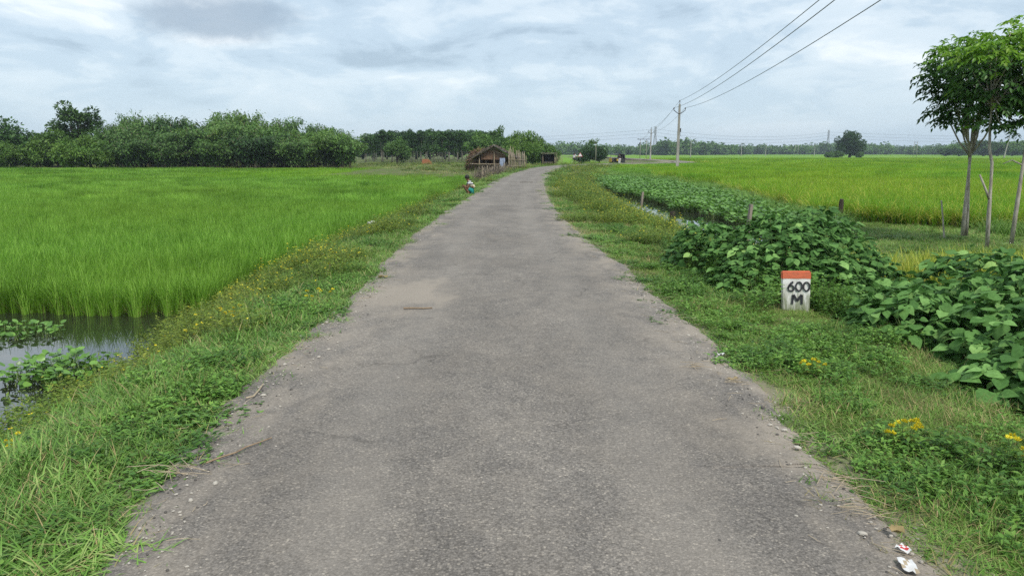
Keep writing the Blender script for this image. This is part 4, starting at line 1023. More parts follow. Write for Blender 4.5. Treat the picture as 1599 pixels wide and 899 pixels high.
# ------------------------------------------------------------------ saplings
def sapling(label, stems, stubs, blobs, seed, nspr, young):
    r = np.random.default_rng(seed); b0 = stems[0][0]
    org = np.array(b0[:3], float); root = empty('sapling_tree', tuple(org), 0, label, 'tree')
    mb = MB()
    for st in stems:
        pts = [np.array(p[:3]) - org for p in st]; mb.tube(pts, [p[3] * .8 * (1 + .12 * math.sin(i_ * 2.3)) for i_, p in enumerate(st)], 9)
    for st in stubs:
        mb.tube([np.array(p[:3]) - org for p in st], [p[3] for p in st], 6)
    top = np.array(stems[0][-1][:3]); tops = [np.array(s[-1][:3]) for s in stems]
    B = np.array(blobs); w = B[:, 3] ** 2 * B[:, 4]; w /= w.sum()
    bi = r.choice(len(B), nspr, p=w); d = rand_dir(nspr, r); q = r.uniform(.25, 1, nspr) ** .45
    C = B[bi, :3] + d * np.stack([B[bi, 3], B[bi, 3], B[bi, 4]], 1) * q[:, None]
    for i in r.choice(nspr, 26, replace=False):
        s = tops[r.integers(len(tops))]; s = s - np.array([0, 0, r.uniform(0, .35)])
        mb.tube(limb_path(r, s - org, C[i] - org, .12, 4), [.028, .022, .016, .011, .005], 5)
    mb.build('trunk', M['bark'], root, True)
    # pinnate sprigs: a rachis with paired drooping leaflets
    per = 9; f = np.repeat(np.arange(nspr), per); k = len(f)
    az = np.arctan2(d[:, 1], d[:, 0]) + r.normal(0, .5, nspr); el = r.normal(.12, .3, nspr)
    Rv = np.stack([np.cos(az) * np.cos(el), np.sin(az) * np.cos(el), np.sin(el)], 1); rl = r.uniform(.20, .34, nspr)
    j = np.tile(np.arange(per), nspr); t = (j // 2 + .6) / (per / 2); sgn = np.where(j % 2 == 0, 1, -1); sgn = np.where(j == per - 1, 0, sgn)
    side = norm(np.cross(Rv, np.array([0, 0, 1.0])))
    P = C[f] + Rv[f] * (rl[f] * np.minimum(t, 1))[:, None] + np.array([0, 0, -1.0]) * (.10 * t ** 2)[:, None]
    T = norm(Rv[f] * .55 + side[f] * (sgn * .9)[:, None] + np.array([0, 0, -.55]) + r.normal(0, .22, (k, 3)))
    Nn = norm(np.array([0, 0, 1.0]) + r.normal(0, .3, (k, 3))); L = r.uniform(.11, .18, k); W = L * r.uniform(.38, .5, k)
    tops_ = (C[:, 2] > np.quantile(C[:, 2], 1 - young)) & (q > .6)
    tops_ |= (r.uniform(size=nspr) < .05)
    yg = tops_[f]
    toc = norm(np.stack([-P[:, 0], -P[:, 1], CAM_H - P[:, 2]], 1)); score = L * L * np.abs((Nn * toc).sum(1)) * np.where((d[f] * toc).sum(1) > .1, 1, .1) * np.where(q[f] > .8, 1, .2) * in_view(P[:, 0], P[:, 1], -.3)
    o = np.argsort(-score); top300, rest = o[:300], o[300:]
    vd, vy = leaf_variants(SIMPLE, M['leaf_sap'], 3), leaf_variants(SIMPLE, M['leaf_young'], 3)
    crown = bpy.data.objects.new('crown', None)
    rd, ry = rest[~yg[rest]], rest[yg[rest]]
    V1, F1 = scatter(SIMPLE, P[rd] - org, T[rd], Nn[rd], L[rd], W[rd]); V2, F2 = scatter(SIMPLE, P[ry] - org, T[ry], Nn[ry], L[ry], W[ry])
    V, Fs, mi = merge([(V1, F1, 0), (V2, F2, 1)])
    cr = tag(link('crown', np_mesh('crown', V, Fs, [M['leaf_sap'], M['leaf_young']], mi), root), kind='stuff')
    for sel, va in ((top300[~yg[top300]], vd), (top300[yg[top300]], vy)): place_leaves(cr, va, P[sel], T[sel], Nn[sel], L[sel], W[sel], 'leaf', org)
    return root
def ray(px, py, Y):
    u, v = (px - CX) / F_PX, (CY - py) / F_PX
    dy = math.cos(PITCH) + v * math.sin(PITCH); t = Y / dy
    return (u * t, Y, CAM_H + (-math.sin(PITCH) + v * math.cos(PITCH)) * t)
def stem(pts, Y): return [(*ray(px, py, Y + dy_), r_) for px, py, dy_, r_ in pts]
Ya, Yb, Yc = 18.6, 17.2, 17.4
sapling('twin stemmed young tree next to the forked sapling',
        [stem([(1503, 368, 0, .062), (1507, 325, 0, .052), (1512, 275, 0, .046), (1517, 225, .05, .040), (1520, 190, .1, .036), (1518, 150, .1, .025)], Ya),
         stem([(1509, 368, .03, .050), (1511, 330, .05, .044), (1513, 280, .08, .036), (1516, 228, .06, .030)], Ya)], [],
        [(*ray(1508, 105, Ya), .88, .80), (*ray(1466, 130, Ya - .1), .36, .55), (*ray(1480, 165, Ya + .1), .40, .45), (*ray(1515, 165, Ya), .62, .50), (*ray(1540, 80, Ya + .2), .70, .50)], 801, 600, .34)
sapling('young tree with a forked pale trunk and a cut side stub',
        [stem([(1541, 386, 0, .058), (1544, 335, 0, .052), (1547, 290, 0, .046), (1549, 255, 0, .040), (1545, 232, 0, .040), (1546, 195, 0, .034), (1550, 150, 0, .024)], Yb)],
        [stem([(1545, 312, 0, .030), (1538, 293, -.02, .024), (1530, 273, -.03, .020)], Yb)],
        [(*ray(1560, 105, Yb), .95, .85), (*ray(1590, 130, Yb), .70, .70), (*ray(1555, 170, Yb), .62, .50), (*ray(1590, 178, Yb), .55, .45), (*ray(1585, 75, Yb), .70, .45)], 802, 600, .32)
sapling('leaning pale trunked young tree beside the forked sapling',
        [stem([(1579, 380, 0, .060), (1588, 320, 0, .054), (1597, 260, 0, .047), (1606, 200, 0, .040), (1616, 130, 0, .028)], Yc)], [stem([(1597, 258, 0, .02), (1580, 250, -.1, .014), (1566, 256, -.2, .008)], Yc)],
        [(*ray(1620, 95, Yc), .85, .85), (*ray(1600, 42, Yc + .2), .34, .34), (*ray(1640, 150, Yc), .80, .6), (*ray(1574, 252, Yc - .2), .16, .06)], 803, 380, .32)
def stake(name, px, y0, y1, Y, w, mat, label, dx=0, thick=None, cat='post', flat=False):
    a, b = Vector(ray(px, y0, Y)), Vector(ray(px + dx, y1, Y)); z = gz(a.x, a.y); zb = min(z, a.z) - .12
    o = empty(name, (a.x, a.y, z), 0, label, cat)
    mb = MB(); h = b.z - zb; n = 5
    a2 = Vector((a.x - (b.x - a.x) * .2, a.y, zb))
    if flat:
        d = (b - a2); q = d.to_track_quat('Z', 'Y').to_matrix(); mb.box((a2 + b) / 2 - Vector((a.x, a.y, z)), (w, w * .4, d.length), 0, q, .9)
    else:
        r = random.Random(px); pts = []
        for i in range(n + 1):
            p = a2.lerp(b, i / n) - Vector((a.x, a.y, z)); pts.append(p + Vector((r.uniform(-.1, .1), r.uniform(-.1, .1), 0)) * w)
        mb.tube(pts, [w / 2 * (1.05 - .2 * i / n) * r.uniform(.9, 1.1) for i in range(n + 1)], 7)
    me = mb.mesh(name, mat); bpy.data.objects.remove(o)
    o = link(name, me); o.location = (a.x, a.y, z); tag(o, label, cat)
stake('wooden_post', 999, 333, 300, 27, .17, M['grey_wood'], 'weathered grey post standing in the ditch water', 5, flat=True)
stake('wooden_post', 1046, 352, 330, 23, .20, M['dark_wood'], 'short dark stump of a post at the ditch edge by the leafy bush', 5)
stake('wooden_plank_post', 1167, 345, 319, 19, .17, M['grey_wood'], 'pale grey plank stake rising behind the leafy bush', 6, flat=True)
stake('wooden_post', 1312, 336, 311, 24, .16, M['dark_wood'], 'dark post stub standing in front of the ripening rice', 2)
stake('thin_stick', 1474, 378, 313, 19, .045, M['bark'], 'thin bare stick upright in grass beside the twin stemmed tree', -4, cat='stick')

# ------------------------------------------------------------------ distance stone
def milestone():
    p = at(1242, 480, -.12); z = gz(p.x, p.y)
    root = empty('distance_stone', (p.x, p.y, z), R(-6), 'white distance stone with orange top reading 600 M', 'milestone')
    root.rotation_euler = (R(-5), R(-2.2), R(-14))
    W, D, Ht = .30, .105, .445
    def slab(z0, z1, w0, w1, d0, d1, grow=0.0):
        import bmesh
        bm = bmesh.new(); vs_ = []
        for zz, w, dd in ((z0, w0, d0), (z1, w1, d1)):
            for x, y in ((-1, -1), (1, -1), (1, 1), (-1, 1)): vs_.append(bm.verts.new((x * (w / 2 + grow), y * (dd / 2 + grow), zz)))
        for f in ((3, 2, 1, 0), (4, 5, 6, 7), (0, 1, 5, 4), (1, 2, 6, 5), (2, 3, 7, 6), (3, 0, 4, 7)): bm.faces.new([vs_[i] for i in f])
        bmesh.ops.bevel(bm, geom=list(bm.edges), offset=.011, segments=2, affect='EDGES')
        bmesh.ops.subdivide_edges(bm, edges=[e for e in bm.edges if e.calc_length() > .05], cuts=3, use_grid_fill=True)
        rr = random.Random(4)
        for v in bm.verts: v.co += Vector((rr.uniform(-1, 1), rr.uniform(-1, 1), rr.uniform(-1, 1))) * .0012
        me = bpy.data.meshes.new('slab'); bm.to_mesh(me); bm.free()
        return me
    me = slab(-.15, Ht - .004, .285, .305, .115, .10); me.materials.append(M['ms_white']); link('body', me, root)
    me = slab(Ht - .094, Ht, .303, .3055, .104, .102, .002); me.materials.append(M['ms_orange']); link('painted_top_band', me, root)
    yf = -.0605
    def stroke(mb, pts, w):
        # flat brush stroke lying just proud of the stone's face
        hr = random.Random(len(pts) + int(w * 1e4) + int(pts[0][0] * 1e3)); w0 = w; ph = hr.uniform(0, 6)
        pts = [Vector((a + hr.uniform(-.0008, .0008), 0, b + hr.uniform(-.0008, .0008))) for a, b in pts]; L, Rr_ = [], []
        for i, q in enumerate(pts):
            d = (pts[min(i + 1, len(pts) - 1)] - pts[max(i - 1, 0)]).normalized(); nn = Vector((-d.z, 0, d.x)); w = w0 * (1 + .18 * math.sin(i * .55 + ph)); L.append(q + nn * w / 2); Rr_.append(q - nn * w / 2)
        for i in range(len(pts) - 1):
            quad = [L[i], Rr_[i], Rr_[i + 1], L[i + 1]]; v = []
            for y_ in (0, .006): v += [Vector((q.x, yf + y_ - (.0035 if y_ == 0 else 0) + (Ht * .5 - 0) * 0, q.z)) for q in quad]
            mb.add(v, [(0, 1, 2, 3), (7, 6, 5, 4), (0, 4, 5, 1), (1, 5, 6, 2), (2, 6, 7, 3), (3, 7, 4, 0)])
    def ell(cx, cz, rx, rz, a0, a1, n=22): return [(cx + rx * math.cos(R(a0 + (a1 - a0) * i / n)), cz + rz * math.sin(R(a0 + (a1 - a0) * i / n))) for i in range(n + 1)]
    cz = Ht - .17; w = .0165
    mb = MB(); stroke(mb, ell(-.055, cz - .018, .030, .032, 0, 360), w); stroke(mb, [(-.032, cz + .052), (-.052, cz + .040), (-.070, cz + .018), (-.082, cz - .008), (-.084, cz - .025)], w)
    mb.build('digit_six', M['letter'], root)
    for cx in (.028, .108):
        mb = MB(); stroke(mb, ell(cx, cz, .032, .048, 0, 360, 26), w); mb.build('digit_zero', M['letter'], root)
    mb = MB(); zb, zt = Ht - .365, Ht - .262
    stroke(mb, [(-.040, zb), (-.032, zt)], .026); stroke(mb, [(-.030, zt), (.012, zb + .035)], .024); stroke(mb, [(.012, zb + .035), (.058, zt)], .024); stroke(mb, [(.060, zt), (.060, zb)], .026)
    mb.build('letter_m', M['letter'], root)
milestone()

# ------------------------------------------------------------------ floating plants by the bank
def float_patch(label, cx, cy, rx, ry, n, seed, hmax):
    r = np.random.default_rng(seed); root = empty('water_hyacinth', (cx, cy, W_L), 0, label, 'water plant')
    q = np.sqrt(r.uniform(0, 1, n)); a = r.uniform(0, 6.28, n)
    B = np.stack([q * np.cos(a) * rx, q * np.sin(a) * ry, np.zeros(n)], 1); B[:, 2] = np.maximum(0, ground_z(B[:, 0] + cx, B[:, 1] + cy) - W_L)
    h = r.uniform(.05, hmax, n) * (1 - .5 * q); az = r.uniform(0, 6.28, n)
    V, Fc = blades(B, az, r.uniform(.1, .9, n), np.zeros(n), h, np.full(n, .012), 2)
    tip = V.reshape(n, 3, 2, 3)[:, 2].mean(1)
    tag(link('stalks', np_mesh('stalks', V, [Fc], [M['stem']]), root), kind='stuff')
    T = np.stack([np.cos(az), np.sin(az), r.normal(.15, .35, n)], 1); Nn = np.array([0, 0, 1.0]) + r.normal(0, .35, (n, 3)); L = r.uniform(.045, .095, n)
    T[:, 2] += .1
    place_leaves(root, leaf_variants(OVAL, M['hyacinth'], 4), tip, T, Nn, L, L * r.uniform(.8, 1.0, n))
p = at(20, 522, W_L); float_patch('floating patch of round leaved water plants against the rice', p.x, p.y, .62, .40, 150, 901, .20)
p = at(98, 592, W_L); float_patch('leafy water plants crowding the bank of the flooded paddy', p.x, p.y, .58, .42, 420, 902, .38)

# ------------------------------------------------------------------ yellow wildflowers that stand out singly
def wildflower(px, py, z, h, heads, spread, seed, label, group=None):
    p = at(px, py, z); r = np.random.default_rng(seed); zg = gz(p.x, p.y); root = empty('yellow_wildflower', (p.x, p.y, zg), 0, label, 'wildflower', group)
    mb = MB(); tips = []
    for i in range(heads):
        a = r.uniform(0, 6.28); rr = spread * math.sqrt(r.uniform()); t = np.array([rr * math.cos(a), rr * math.sin(a) * .7, h * r.uniform(.6, 1.05)]); tips.append(t)
        mb.tube(limb_path(r, (t[0] * .25, t[1] * .25, -.01), t, .08, 3), [.0028, .0026, .002, .0018], 4)
    mb.build('stems', M['stem'], root)
    k = heads * 9; f = np.repeat(np.arange(heads), 9); tt = r.uniform(.1, .85, k); tp = np.array(tips)
    P = np.stack([tp[f, 0] * (.25 + .75 * tt), tp[f, 1] * (.25 + .75 * tt), tp[f, 2] * tt], 1); a = r.uniform(0, 6.28, k)
    L = r.uniform(.025, .05, k); V, Fc = scatter(SIMPLE, P, np.stack([np.cos(a), np.sin(a), r.uniform(0, .5, k)], 1), np.array([0, 0, 1.0]) + r.normal(0, .3, (k, 3)), L, L * .4)
    link('foliage', np_mesh('foliage', V, [Fc], [M['weed_yellow']]), root)
    for t in tips:
        n = 26; d = rand_dir(n, r); d[:, 2] = np.abs(d[:, 2]); V, Fc = scatter(QUAD, t + d * .006, norm(d + np.array([0, 0, .3])), rand_dir(n, r), r.uniform(.012, .022, n), np.full(n, .010))
        link('flower_head', np_mesh('flower_head', V, [Fc], [M['flower']]), root)
wildflower(1408, 712, -.10, .17, 11, .10, 1, 'clump of bright yellow flower heads in the open grass of the verge')
wildflower(1272, 597, -.10, .15, 9, .13, 2, 'sparse yellow flowers in turf between the distance stone and the verge edge')
wildflower(1592, 742, -.12, .22, 8, .10, 3, 'yellow flowering weed beneath the bush with big leaves')
wildflower(1240, 472, -.10, .10, 5, .10, 4, 'small yellow flowers at the foot of the distance stone')
wildflower(18, 690, -.25, .20, 9, .14, 5, 'yellow flowers on the grassy bank above the water plants')
wildflower(360, 520, -.25, .26, 12, .13, 6, 'bright yellow green flower clump halfway down the paddy bank')
wildflower(500, 490, -.10, .22, 7, .16, 7, 'scattered yellow flowers in the bank grass above the bright clump')

# ------------------------------------------------------------------ loose grit and dead grass where the asphalt crumbles
def road_edge_grit():
    r = np.random.default_rng(55); pr = []
    for k in range(3):
        mb = MB(); rr = random.Random(k); mb.lathe([(a * rr.uniform(.8, 1.2), b) for a, b in ((.4, -.3), (1, 0), (.9, .45), (.35, .7))], n=6, sx=1.2, sy=.85); pr.append(mb.mesh('grit', M['soil_clod'] if k < 2 else M['asphalt_bit']))
    seg_y = np.concatenate([r.uniform(1.6, 9, 1500), r.uniform(9, 26, 900)]); side = np.where(r.uniform(size=len(seg_y)) < .5, -1, 1)
    cx_ = np.interp(seg_y, CL[:, 1], CL[:, 0]); hw_ = np.interp(seg_y, CL[:, 1], HW)
    off = hw_ + r.normal(-.08, .13, len(seg_y)); loose = r.uniform(size=len(seg_y)) < .16; off = np.where(loose, hw_ * r.uniform(.2, 1, len(seg_y)), off)
    x = cx_ + side * off; z = np.where(off > hw_, -.03, .002 + .018 * (1 - off / hw_)); sz = r.uniform(.002, .008, len(x)) * np.where(r.uniform(size=len(x)) < .06, 2.0, 1) * np.where(loose, .6, 1)
    n = len(x); instancer('road_edge_grit', pr, np.stack([x, seg_y, z], 1), np.stack([x * 0, x * 0, r.uniform(0, 6.28, n)], 1), np.repeat(sz[:, None], 3, 1), r.integers(0, 3, n), 'loose grit and crumbs of asphalt along both road edges', 'grit')
    # dead straw strewn along the edges
    P = []; n = 420; y = r.uniform(1.8, 16, n); side = np.where(r.uniform(size=n) < .5, -1, 1)
    off = np.interp(y, CL[:, 1], HW) + r.normal(.0, .14, n) - .03; x = np.interp(y, CL[:, 1], CL[:, 0]) + side * off
    mb = MB()
    for i in range(n):
        a = r.uniform(0, 6.28); L = r.uniform(.03, .16); d = np.array([math.cos(a), math.sin(a), r.uniform(-.02, .12)]) * L / 2; c = np.array([x[i], y[i], .014 if off[i] < 1.6 else .01]); b = r.normal(0, .012, 3) * [1, 1, .2]
        mb.tube([c - d, c + b, c + d], [.0012, .0016, .0008], 3, cap=False)
    tag(mb.build('dead_straw', M['straw_bit']), 'dead straw strewn along both road edges', 'straw', kind='stuff')
M['asphalt_bit'] = plain_mat('asphalt_crumb', (.12, .11, .10), (.07, .065, .06), 20, 0.95, 0.3)
road_edge_grit()

# ------------------------------------------------------------------ litter and debris on the road
def twig_path(name, pxs, z, rad, mat, label, cat='twig'):
    pts = [at(x, y, z) for x, y in pxs]; o0 = pts[0]; mb = MB(); mb.tube([p - o0 for p in pts], [rad * (1 - .4 * i / len(pts)) for i in range(len(pts))], 5)
    o = mb.build(name, mat); o.location = o0; return tag(o, label, cat)
twig_path('stick', [(630, 481), (645, 480.6), (660, 481), (675, 480.4)], .026, .009, M['twig'], 'straight brown stick lying across the silty patch of road', 'stick')
twig_path('dry_twig', [(322, 722), (345, 713), (368, 706), (385, 697), (405, 690), (424, 683)], .022, .0055, M['twig'], 'long thin curved dry twig on the asphalt near the lush grass')
twig_path('dry_twig', [(384, 621), (396, 618), (404, 609), (411, 599)], .014, .007, M['straw_bit'], 'short bent straw coloured twig along the crumbling road edge')
twig_path('stick', [(812, 285), (820, 284.6), (832, 284.7)], .03, .02, M['dark_wood'], 'dark stick lying across the road ahead of the squatting person', 'stick')
def straw_bunch(px, py, n, size, seed, label, mat='straw_bit'):
    p = at(px, py, .012); r = np.random.default_rng(seed); mb = MB()
    for i in range(n):
        a = r.normal(-.35, .6); c = np.array([r.normal(0, size * .2), r.normal(0, size * .25), r.uniform(.003, .018)]); L = size * r.uniform(.4, 1.0)
        dv = np.array([math.cos(a), math.sin(a), 0]) * L / 2; mb.tube([c - dv, c + np.array([0, 0, .006]), c + dv], [.0017, .002, .001], 4)
    o = mb.build('straw_bunch', M[mat]); o.location = p; tag(o, label, 'straw')
straw_bunch(1084, 573, 9, .17, 1, 'small loose bunch of straw on the open asphalt')
straw_bunch(1147, 597, 9, .15, 2, 'dry straw scrap lying on pale silt at the asphalt edge')
straw_bunch(270, 738, 16, .26, 3, 'bleached straw matted along the road edge below the lush grass')
straw_bunch(1320, 755, 14, .24, 4, 'thin dry stalks fraying over the crumbled asphalt edge by the turf')
straw_bunch(1350, 790, 12, .20, 5, 'pale dry grass tuft lying where turf meets the asphalt near the paper scraps')
straw_bunch(1110, 651, 1, .10, 6, 'single short straw lying flat on the asphalt')
def scrap(name, px, py, z, w, h, rz, mats, label, cat, seed, crumple=.012):
    p = at(px, py, z); r = np.random.default_rng(seed); n = 5; g = np.linspace(-.5, .5, n); X, Y = np.meshgrid(g * w, g * h); Z = r.uniform(0, crumple, X.shape)
    i = np.arange(n - 1)[:, None] * n + np.arange(n - 1)[None]; Fq = np.stack([i, i + 1, i + n + 1, i + n], -1).reshape(-1, 4)
    V = np.stack([X, Y, Z], -1).reshape(-1, 3); V2 = V - np.array([0, 0, .0015])
    mi = (r.uniform(size=len(Fq)) < .38).astype(int) if len(mats) > 1 else np.zeros(len(Fq), int)
    me = np_mesh(name, np.concatenate([V, V2]), [Fq, Fq[:, ::-1] + len(V)], mats, [mi, mi]); o = link(name, me); o.location = p; o.rotation_euler = (0, 0, rz); tag(o, label, cat)
scrap('paper_packet', 1412, 857, .012, .045, .055, .5, [M['litter'], M['sign_red']], 'crumpled red and white paper packet on the road edge', 'litter', 3)
scrap('torn_cardboard', 1418, 884, .012, .055, .10, -.2, [M['litter'], M['straw_bit']], 'torn pale cardboard scrap beside the red and white packet', 'litter', 4)
scrap('dry_leaf', 1398, 829, .012, .06, .045, .3, [M['dry_leaf']], 'curled dry leaf on the road edge above the paper packet', 'leaf', 5, .025)
scrap('dry_leaf', 1144, 592, .012, .07, .03, .2, [M['dry_leaf']], 'brown dry leaf lying beside the straw scrap at the asphalt edge', 'leaf', 6, .02)
scrap('dry_leaf', 598, 433, .015, .12, .05, .2, [M['dry_leaf']], 'brown dry leaf by the grass edge opposite the bushes', 'leaf', 7, .03)
scrap('plastic_scrap', 1126, 555, .012, .05, .045, .2, [M['litter']], 'white plastic scrap on the asphalt edge level with the straw bunch', 'litter', 8, .03)
scrap('plastic_bag', 581, 353, -.12, .20, .15, .3, [M['litter']], 'white plastic bag caught in the weeds of the paddy bank', 'litter', 9, .12)
def stone(px, py, s, seed, label, z=.008):
    p = at(px, py, z); r = random.Random(seed); mb = MB(); prof = [(.25, -.2), (.8, -.05), (1, .2), (.8, .5), (.35, .68)]
    mb.lathe([(a * s * r.uniform(.85, 1.15), b * s) for a, b in prof], n=8, sx=1.25, sy=.9)
    mb.v = [(x + r.uniform(-.1, .1) * s, y + r.uniform(-.1, .1) * s, zz) for x, y, zz in mb.v]
    o = mb.build('stone', M['soil_clod'], None, True); o.location = p; o.rotation_euler = (0, 0, r.uniform(0, 6)); tag(o, label, 'stone', None)
    return o
stone(1245, 699, .018, 1, 'pale flat stone on the asphalt edge by the turf')
for i, (px, py, s) in enumerate(((893, 866, .010), (1085, 820, .009), (680, 880, .008), (735, 725, .008), (952, 775, .008), (1012, 690, .008), (860, 640, .008), (560, 800, .008), (1010, 855, .008))):
    o = stone(px, py, s, 20 + i, 'small pale pebble bedded in the open asphalt'); o['group'] = 'pebbles in the asphalt'

# ------------------------------------------------------------------ hut, haystack, fences and shed
def poles_mesh(specs, n=6):
    mb = MB()
    for a, b, r0, r1 in specs: mb.tube([a, ((a[0] + b[0]) / 2 + .01, (a[1] + b[1]) / 2, (a[2] + b[2]) / 2), b], [r0, (r0 + r1) / 2, r1], n)
    return mb
def hut():
    Y = 72.0; X0 = far(744, Y); X1 = far(800, Y); z = gz((X0 + X1) / 2, Y); cx = (X0 + X1) / 2
    root = empty('thatched_hut', (cx, Y, z), 0, 'open sided field hut with weathered gable roof beside the haystack', 'hut')
    hw = (X1 - X0) / 2; ez, rz_ = 1.42, 2.45; D = 2.6; xr = -.05
    for x in (-hw + .25, -.05, hw - .3):
        for y in (0, D):
            poles_mesh([((x, y, -.2), (x + .03, y, (rz_ - .12) if x == -.05 else ez + .12), .055, .045)]).build('post', M['bamboo'], root, True)
    # two roof slopes, each of overlapping ragged courses on rafters
    for s, name in ((-1, 'roof_slope'), (1, 'roof_slope')):
        mb = MB(); r = random.Random(s + 5)
        n = 7; e = -hw - .35 if s < 0 else hw + .4
        for i in range(n):
            t0, t1 = i / n, (i + 1.22) / n
            xa, za = xr + (e - xr) * t0, rz_ + (ez - .1 - rz_) * t0; xb, zb = xr + (e - xr) * min(t1, 1.04), rz_ + (ez - .1 - rz_) * min(t1, 1.04)
            lift = .05
            for k in range(8):
                y0, y1 = -.45 + (D + .9) * k / 8, -.45 + (D + .9) * (k + 1) / 8; j = r.uniform(-.03, .03)
                mb.add([(xa, y0, za + .01), (xa, y1, za + .01), (xb, y1, zb + lift + j), (xb, y0, zb + lift + j), (xa, y0, za - .06), (xa, y1, za - .06), (xb, y1, zb - .03 + j), (xb, y0, zb - .03 + j)],
                       [(0, 1, 2, 3), (7, 6, 5, 4), (0, 3, 7, 4), (1, 5, 6, 2), (3, 2, 6, 7), (0, 4, 5, 1)])
        ob = mb.build(name, M['roof'] if s > 0 else M['thatch'], root)
        q_ = np.random.default_rng(40 + s); k_n = 900; tt = q_.uniform(0, 1.06, k_n); Pq = np.stack([xr + (e - xr) * tt, q_.uniform(-.5, D + .5, k_n), rz_ + (ez - .1 - rz_) * tt + .07], 1)
        Tq = np.stack([np.full(k_n, np.sign(e - xr)) + q_.normal(0, .35, k_n), q_.normal(0, .5, k_n), np.full(k_n, -.55) + q_.normal(0, .25, k_n)], 1)
        Vq, Fq_ = scatter(QUAD, Pq, Tq, np.array([0, 0, 1.0]) + q_.normal(0, .3, (k_n, 3)), q_.uniform(.18, .5, k_n), np.full(k_n, .045)); tag(link('frayed_thatch', np_mesh('frayed_thatch', Vq, [Fq_], [M['dry_brush'] if s > 0 else M['thatch']]), ob), kind='stuff')
        for y in (-.3, .9, 2.1, D + .3):
            poles_mesh([((xr, y, rz_ - .09), (e, y, ez - .19), .035, .03)]).build('rafter', M['bamboo'], ob, True)
    poles_mesh([((xr, -.5, rz_ + .03), (xr, D + .5, rz_ + .03), .05, .05)]).build('ridge_pole', M['bamboo'], root, True)
    # patched back wall and gable filling of thatch mats
    for i, (xa, xb, h) in enumerate(((-hw + .25, -.05, 1.5), (-.05, hw - .3, 1.35))):
        mb = MB(); r = random.Random(i); n = 14
        for k in range(n):
            x0, x1 = xa + (xb - xa) * k / n, xa + (xb - xa) * (k + 1) / n - .005; mb.box(((x0 + x1) / 2, D - .08 + r.uniform(-.03, .03), h / 2 + r.uniform(-.05, .05)), (x1 - x0, .05, h))
        mb.build('wall_mat', M['straw'], root)
    mb = MB(); r = random.Random(8)
    for k in range(18):
        x = -hw + .5 + (2 * hw - 1.1) * k / 18; top = rz_ - .18 - abs(x - xr) * (rz_ - ez) / hw * .95; mb.box((x, .12 + r.uniform(-.02, .02), (top + 1.1) / 2), (.115, .04, max(.05, top - 1.1)))
    mb.build('gable_mat', M['straw'], root)
    poles_mesh([((-hw - .65, -.15, .70), (hw * .35, -.18, .66), .05, .045)]).build('front_rail', M['bamboo'], root, True)
    poles_mesh([((-hw * .1, -.05, 1.95), (hw + .3, -.08, 1.2), .04, .035)]).build('brace', M['bamboo'], root, True)
    # faded cloth hung over the rail
    g = np.linspace(0, 1, 7); U, V_ = np.meshgrid(g, g); Xc = hw * .30 + U * .50 + np.sin(V_ * 6) * .02; Zc = 1.25 - V_ * .85 * (1 - .3 * np.abs(U - .5)); Yc_ = -.26 + np.sin(U * 14) * .04
    i = np.arange(6)[:, None] * 7 + np.arange(6)[None]; Fq = np.stack([i, i + 1, i + 8, i + 7], -1).reshape(-1, 4)
    V = np.stack([Xc, Yc_, Zc], -1).reshape(-1, 3); V2 = V + np.array([0, .012, 0])
    o = link('hanging_cloth', np_mesh('hanging_cloth', np.concatenate([V, V2]), [Fq, Fq[:, ::-1] + len(V)], [M['blue_cloth']], smooth=True)); o.location = (cx, Y, z); tag(o, 'faded blue cloth hanging on the hut rail', 'cloth')
    # haystack
    Yh = 75.5; Xh = far(752, Yh); zh = gz(Xh, Yh); rr = np.random.default_rng(3); n = 5200
    d = rand_dir(n, rr); d[:, 2] = np.abs(d[:, 2]); bl = np.stack([d[:, 0] * 1.55, d[:, 1] * 1.4, d[:, 2] ** .8 * 2.15], 1) * (1 + (fbm(d[:, 0] * 3, d[:, 2] * 3, 5, 1) - .5) * .16)[:, None]
    T = norm(rr.normal(0, 1, (n, 3)) * .7 + np.array([0, 0, -.8])); V, Fc = scatter(QUAD, bl, T, d + rr.normal(0, .2, (n, 3)), rr.uniform(.2, .45, n), np.full(n, .07))
    hs = empty('haystack', (Xh, Yh, zh), 0, 'rounded brown haystack partly overgrown behind the hut', 'haystack')
    core = MB(); core.lathe([(1.38, -.1), (1.46, .45), (1.36, 1.0), (1.1, 1.5), (.7, 1.9), (.2, 2.05)], n=18, sy=.9); core.build('stack_core', M['straw'], hs, True)
    tag(link('straw_layer', np_mesh('straw_layer', V, [Fc], [M['straw']]), hs), kind='stuff')
    k = 700; d2 = rand_dir(k, rr); d2[:, 2] = np.abs(d2[:, 2]); d2[:, 0] = -np.abs(d2[:, 0]); Pv = np.stack([d2[:, 0] * 1.62, d2[:, 1] * 1.45, d2[:, 2] * 2.1], 1)
    V, Fc = scatter(SIMPLE, Pv, rr.normal(0, 1, (k, 3)), d2, rr.uniform(.12, .22, k), np.full(k, .12)); tag(link('creeper', np_mesh('creeper', V, [Fc], [M['weed_yellow']]), hs), kind='stuff')
    # upright stake fence, stakes one by one
    root2 = empty('stake_fence', (far(808, 70), 70, gz(far(808, 70), 70)), 0, 'fence of upright split bamboo stakes beside the hut', 'fence')
    r = random.Random(12); bx_ = far(808, 70)
    for i in range(44):
        t = i / 43; x = far(794 + 27 * t, 68 + 9 * t) - bx_; y = -2 + 9 * t; h = r.uniform(1.5, 2.45) * (1 - .22 * t)
        w = r.uniform(.018, .032); poles_mesh([((x, y, -.2), (x + r.uniform(-.1, .1), y, h), w, w * .8)], 5).build('stake', M['bamboo'] if r.random() < .7 else M['grey_wood'], root2, True)
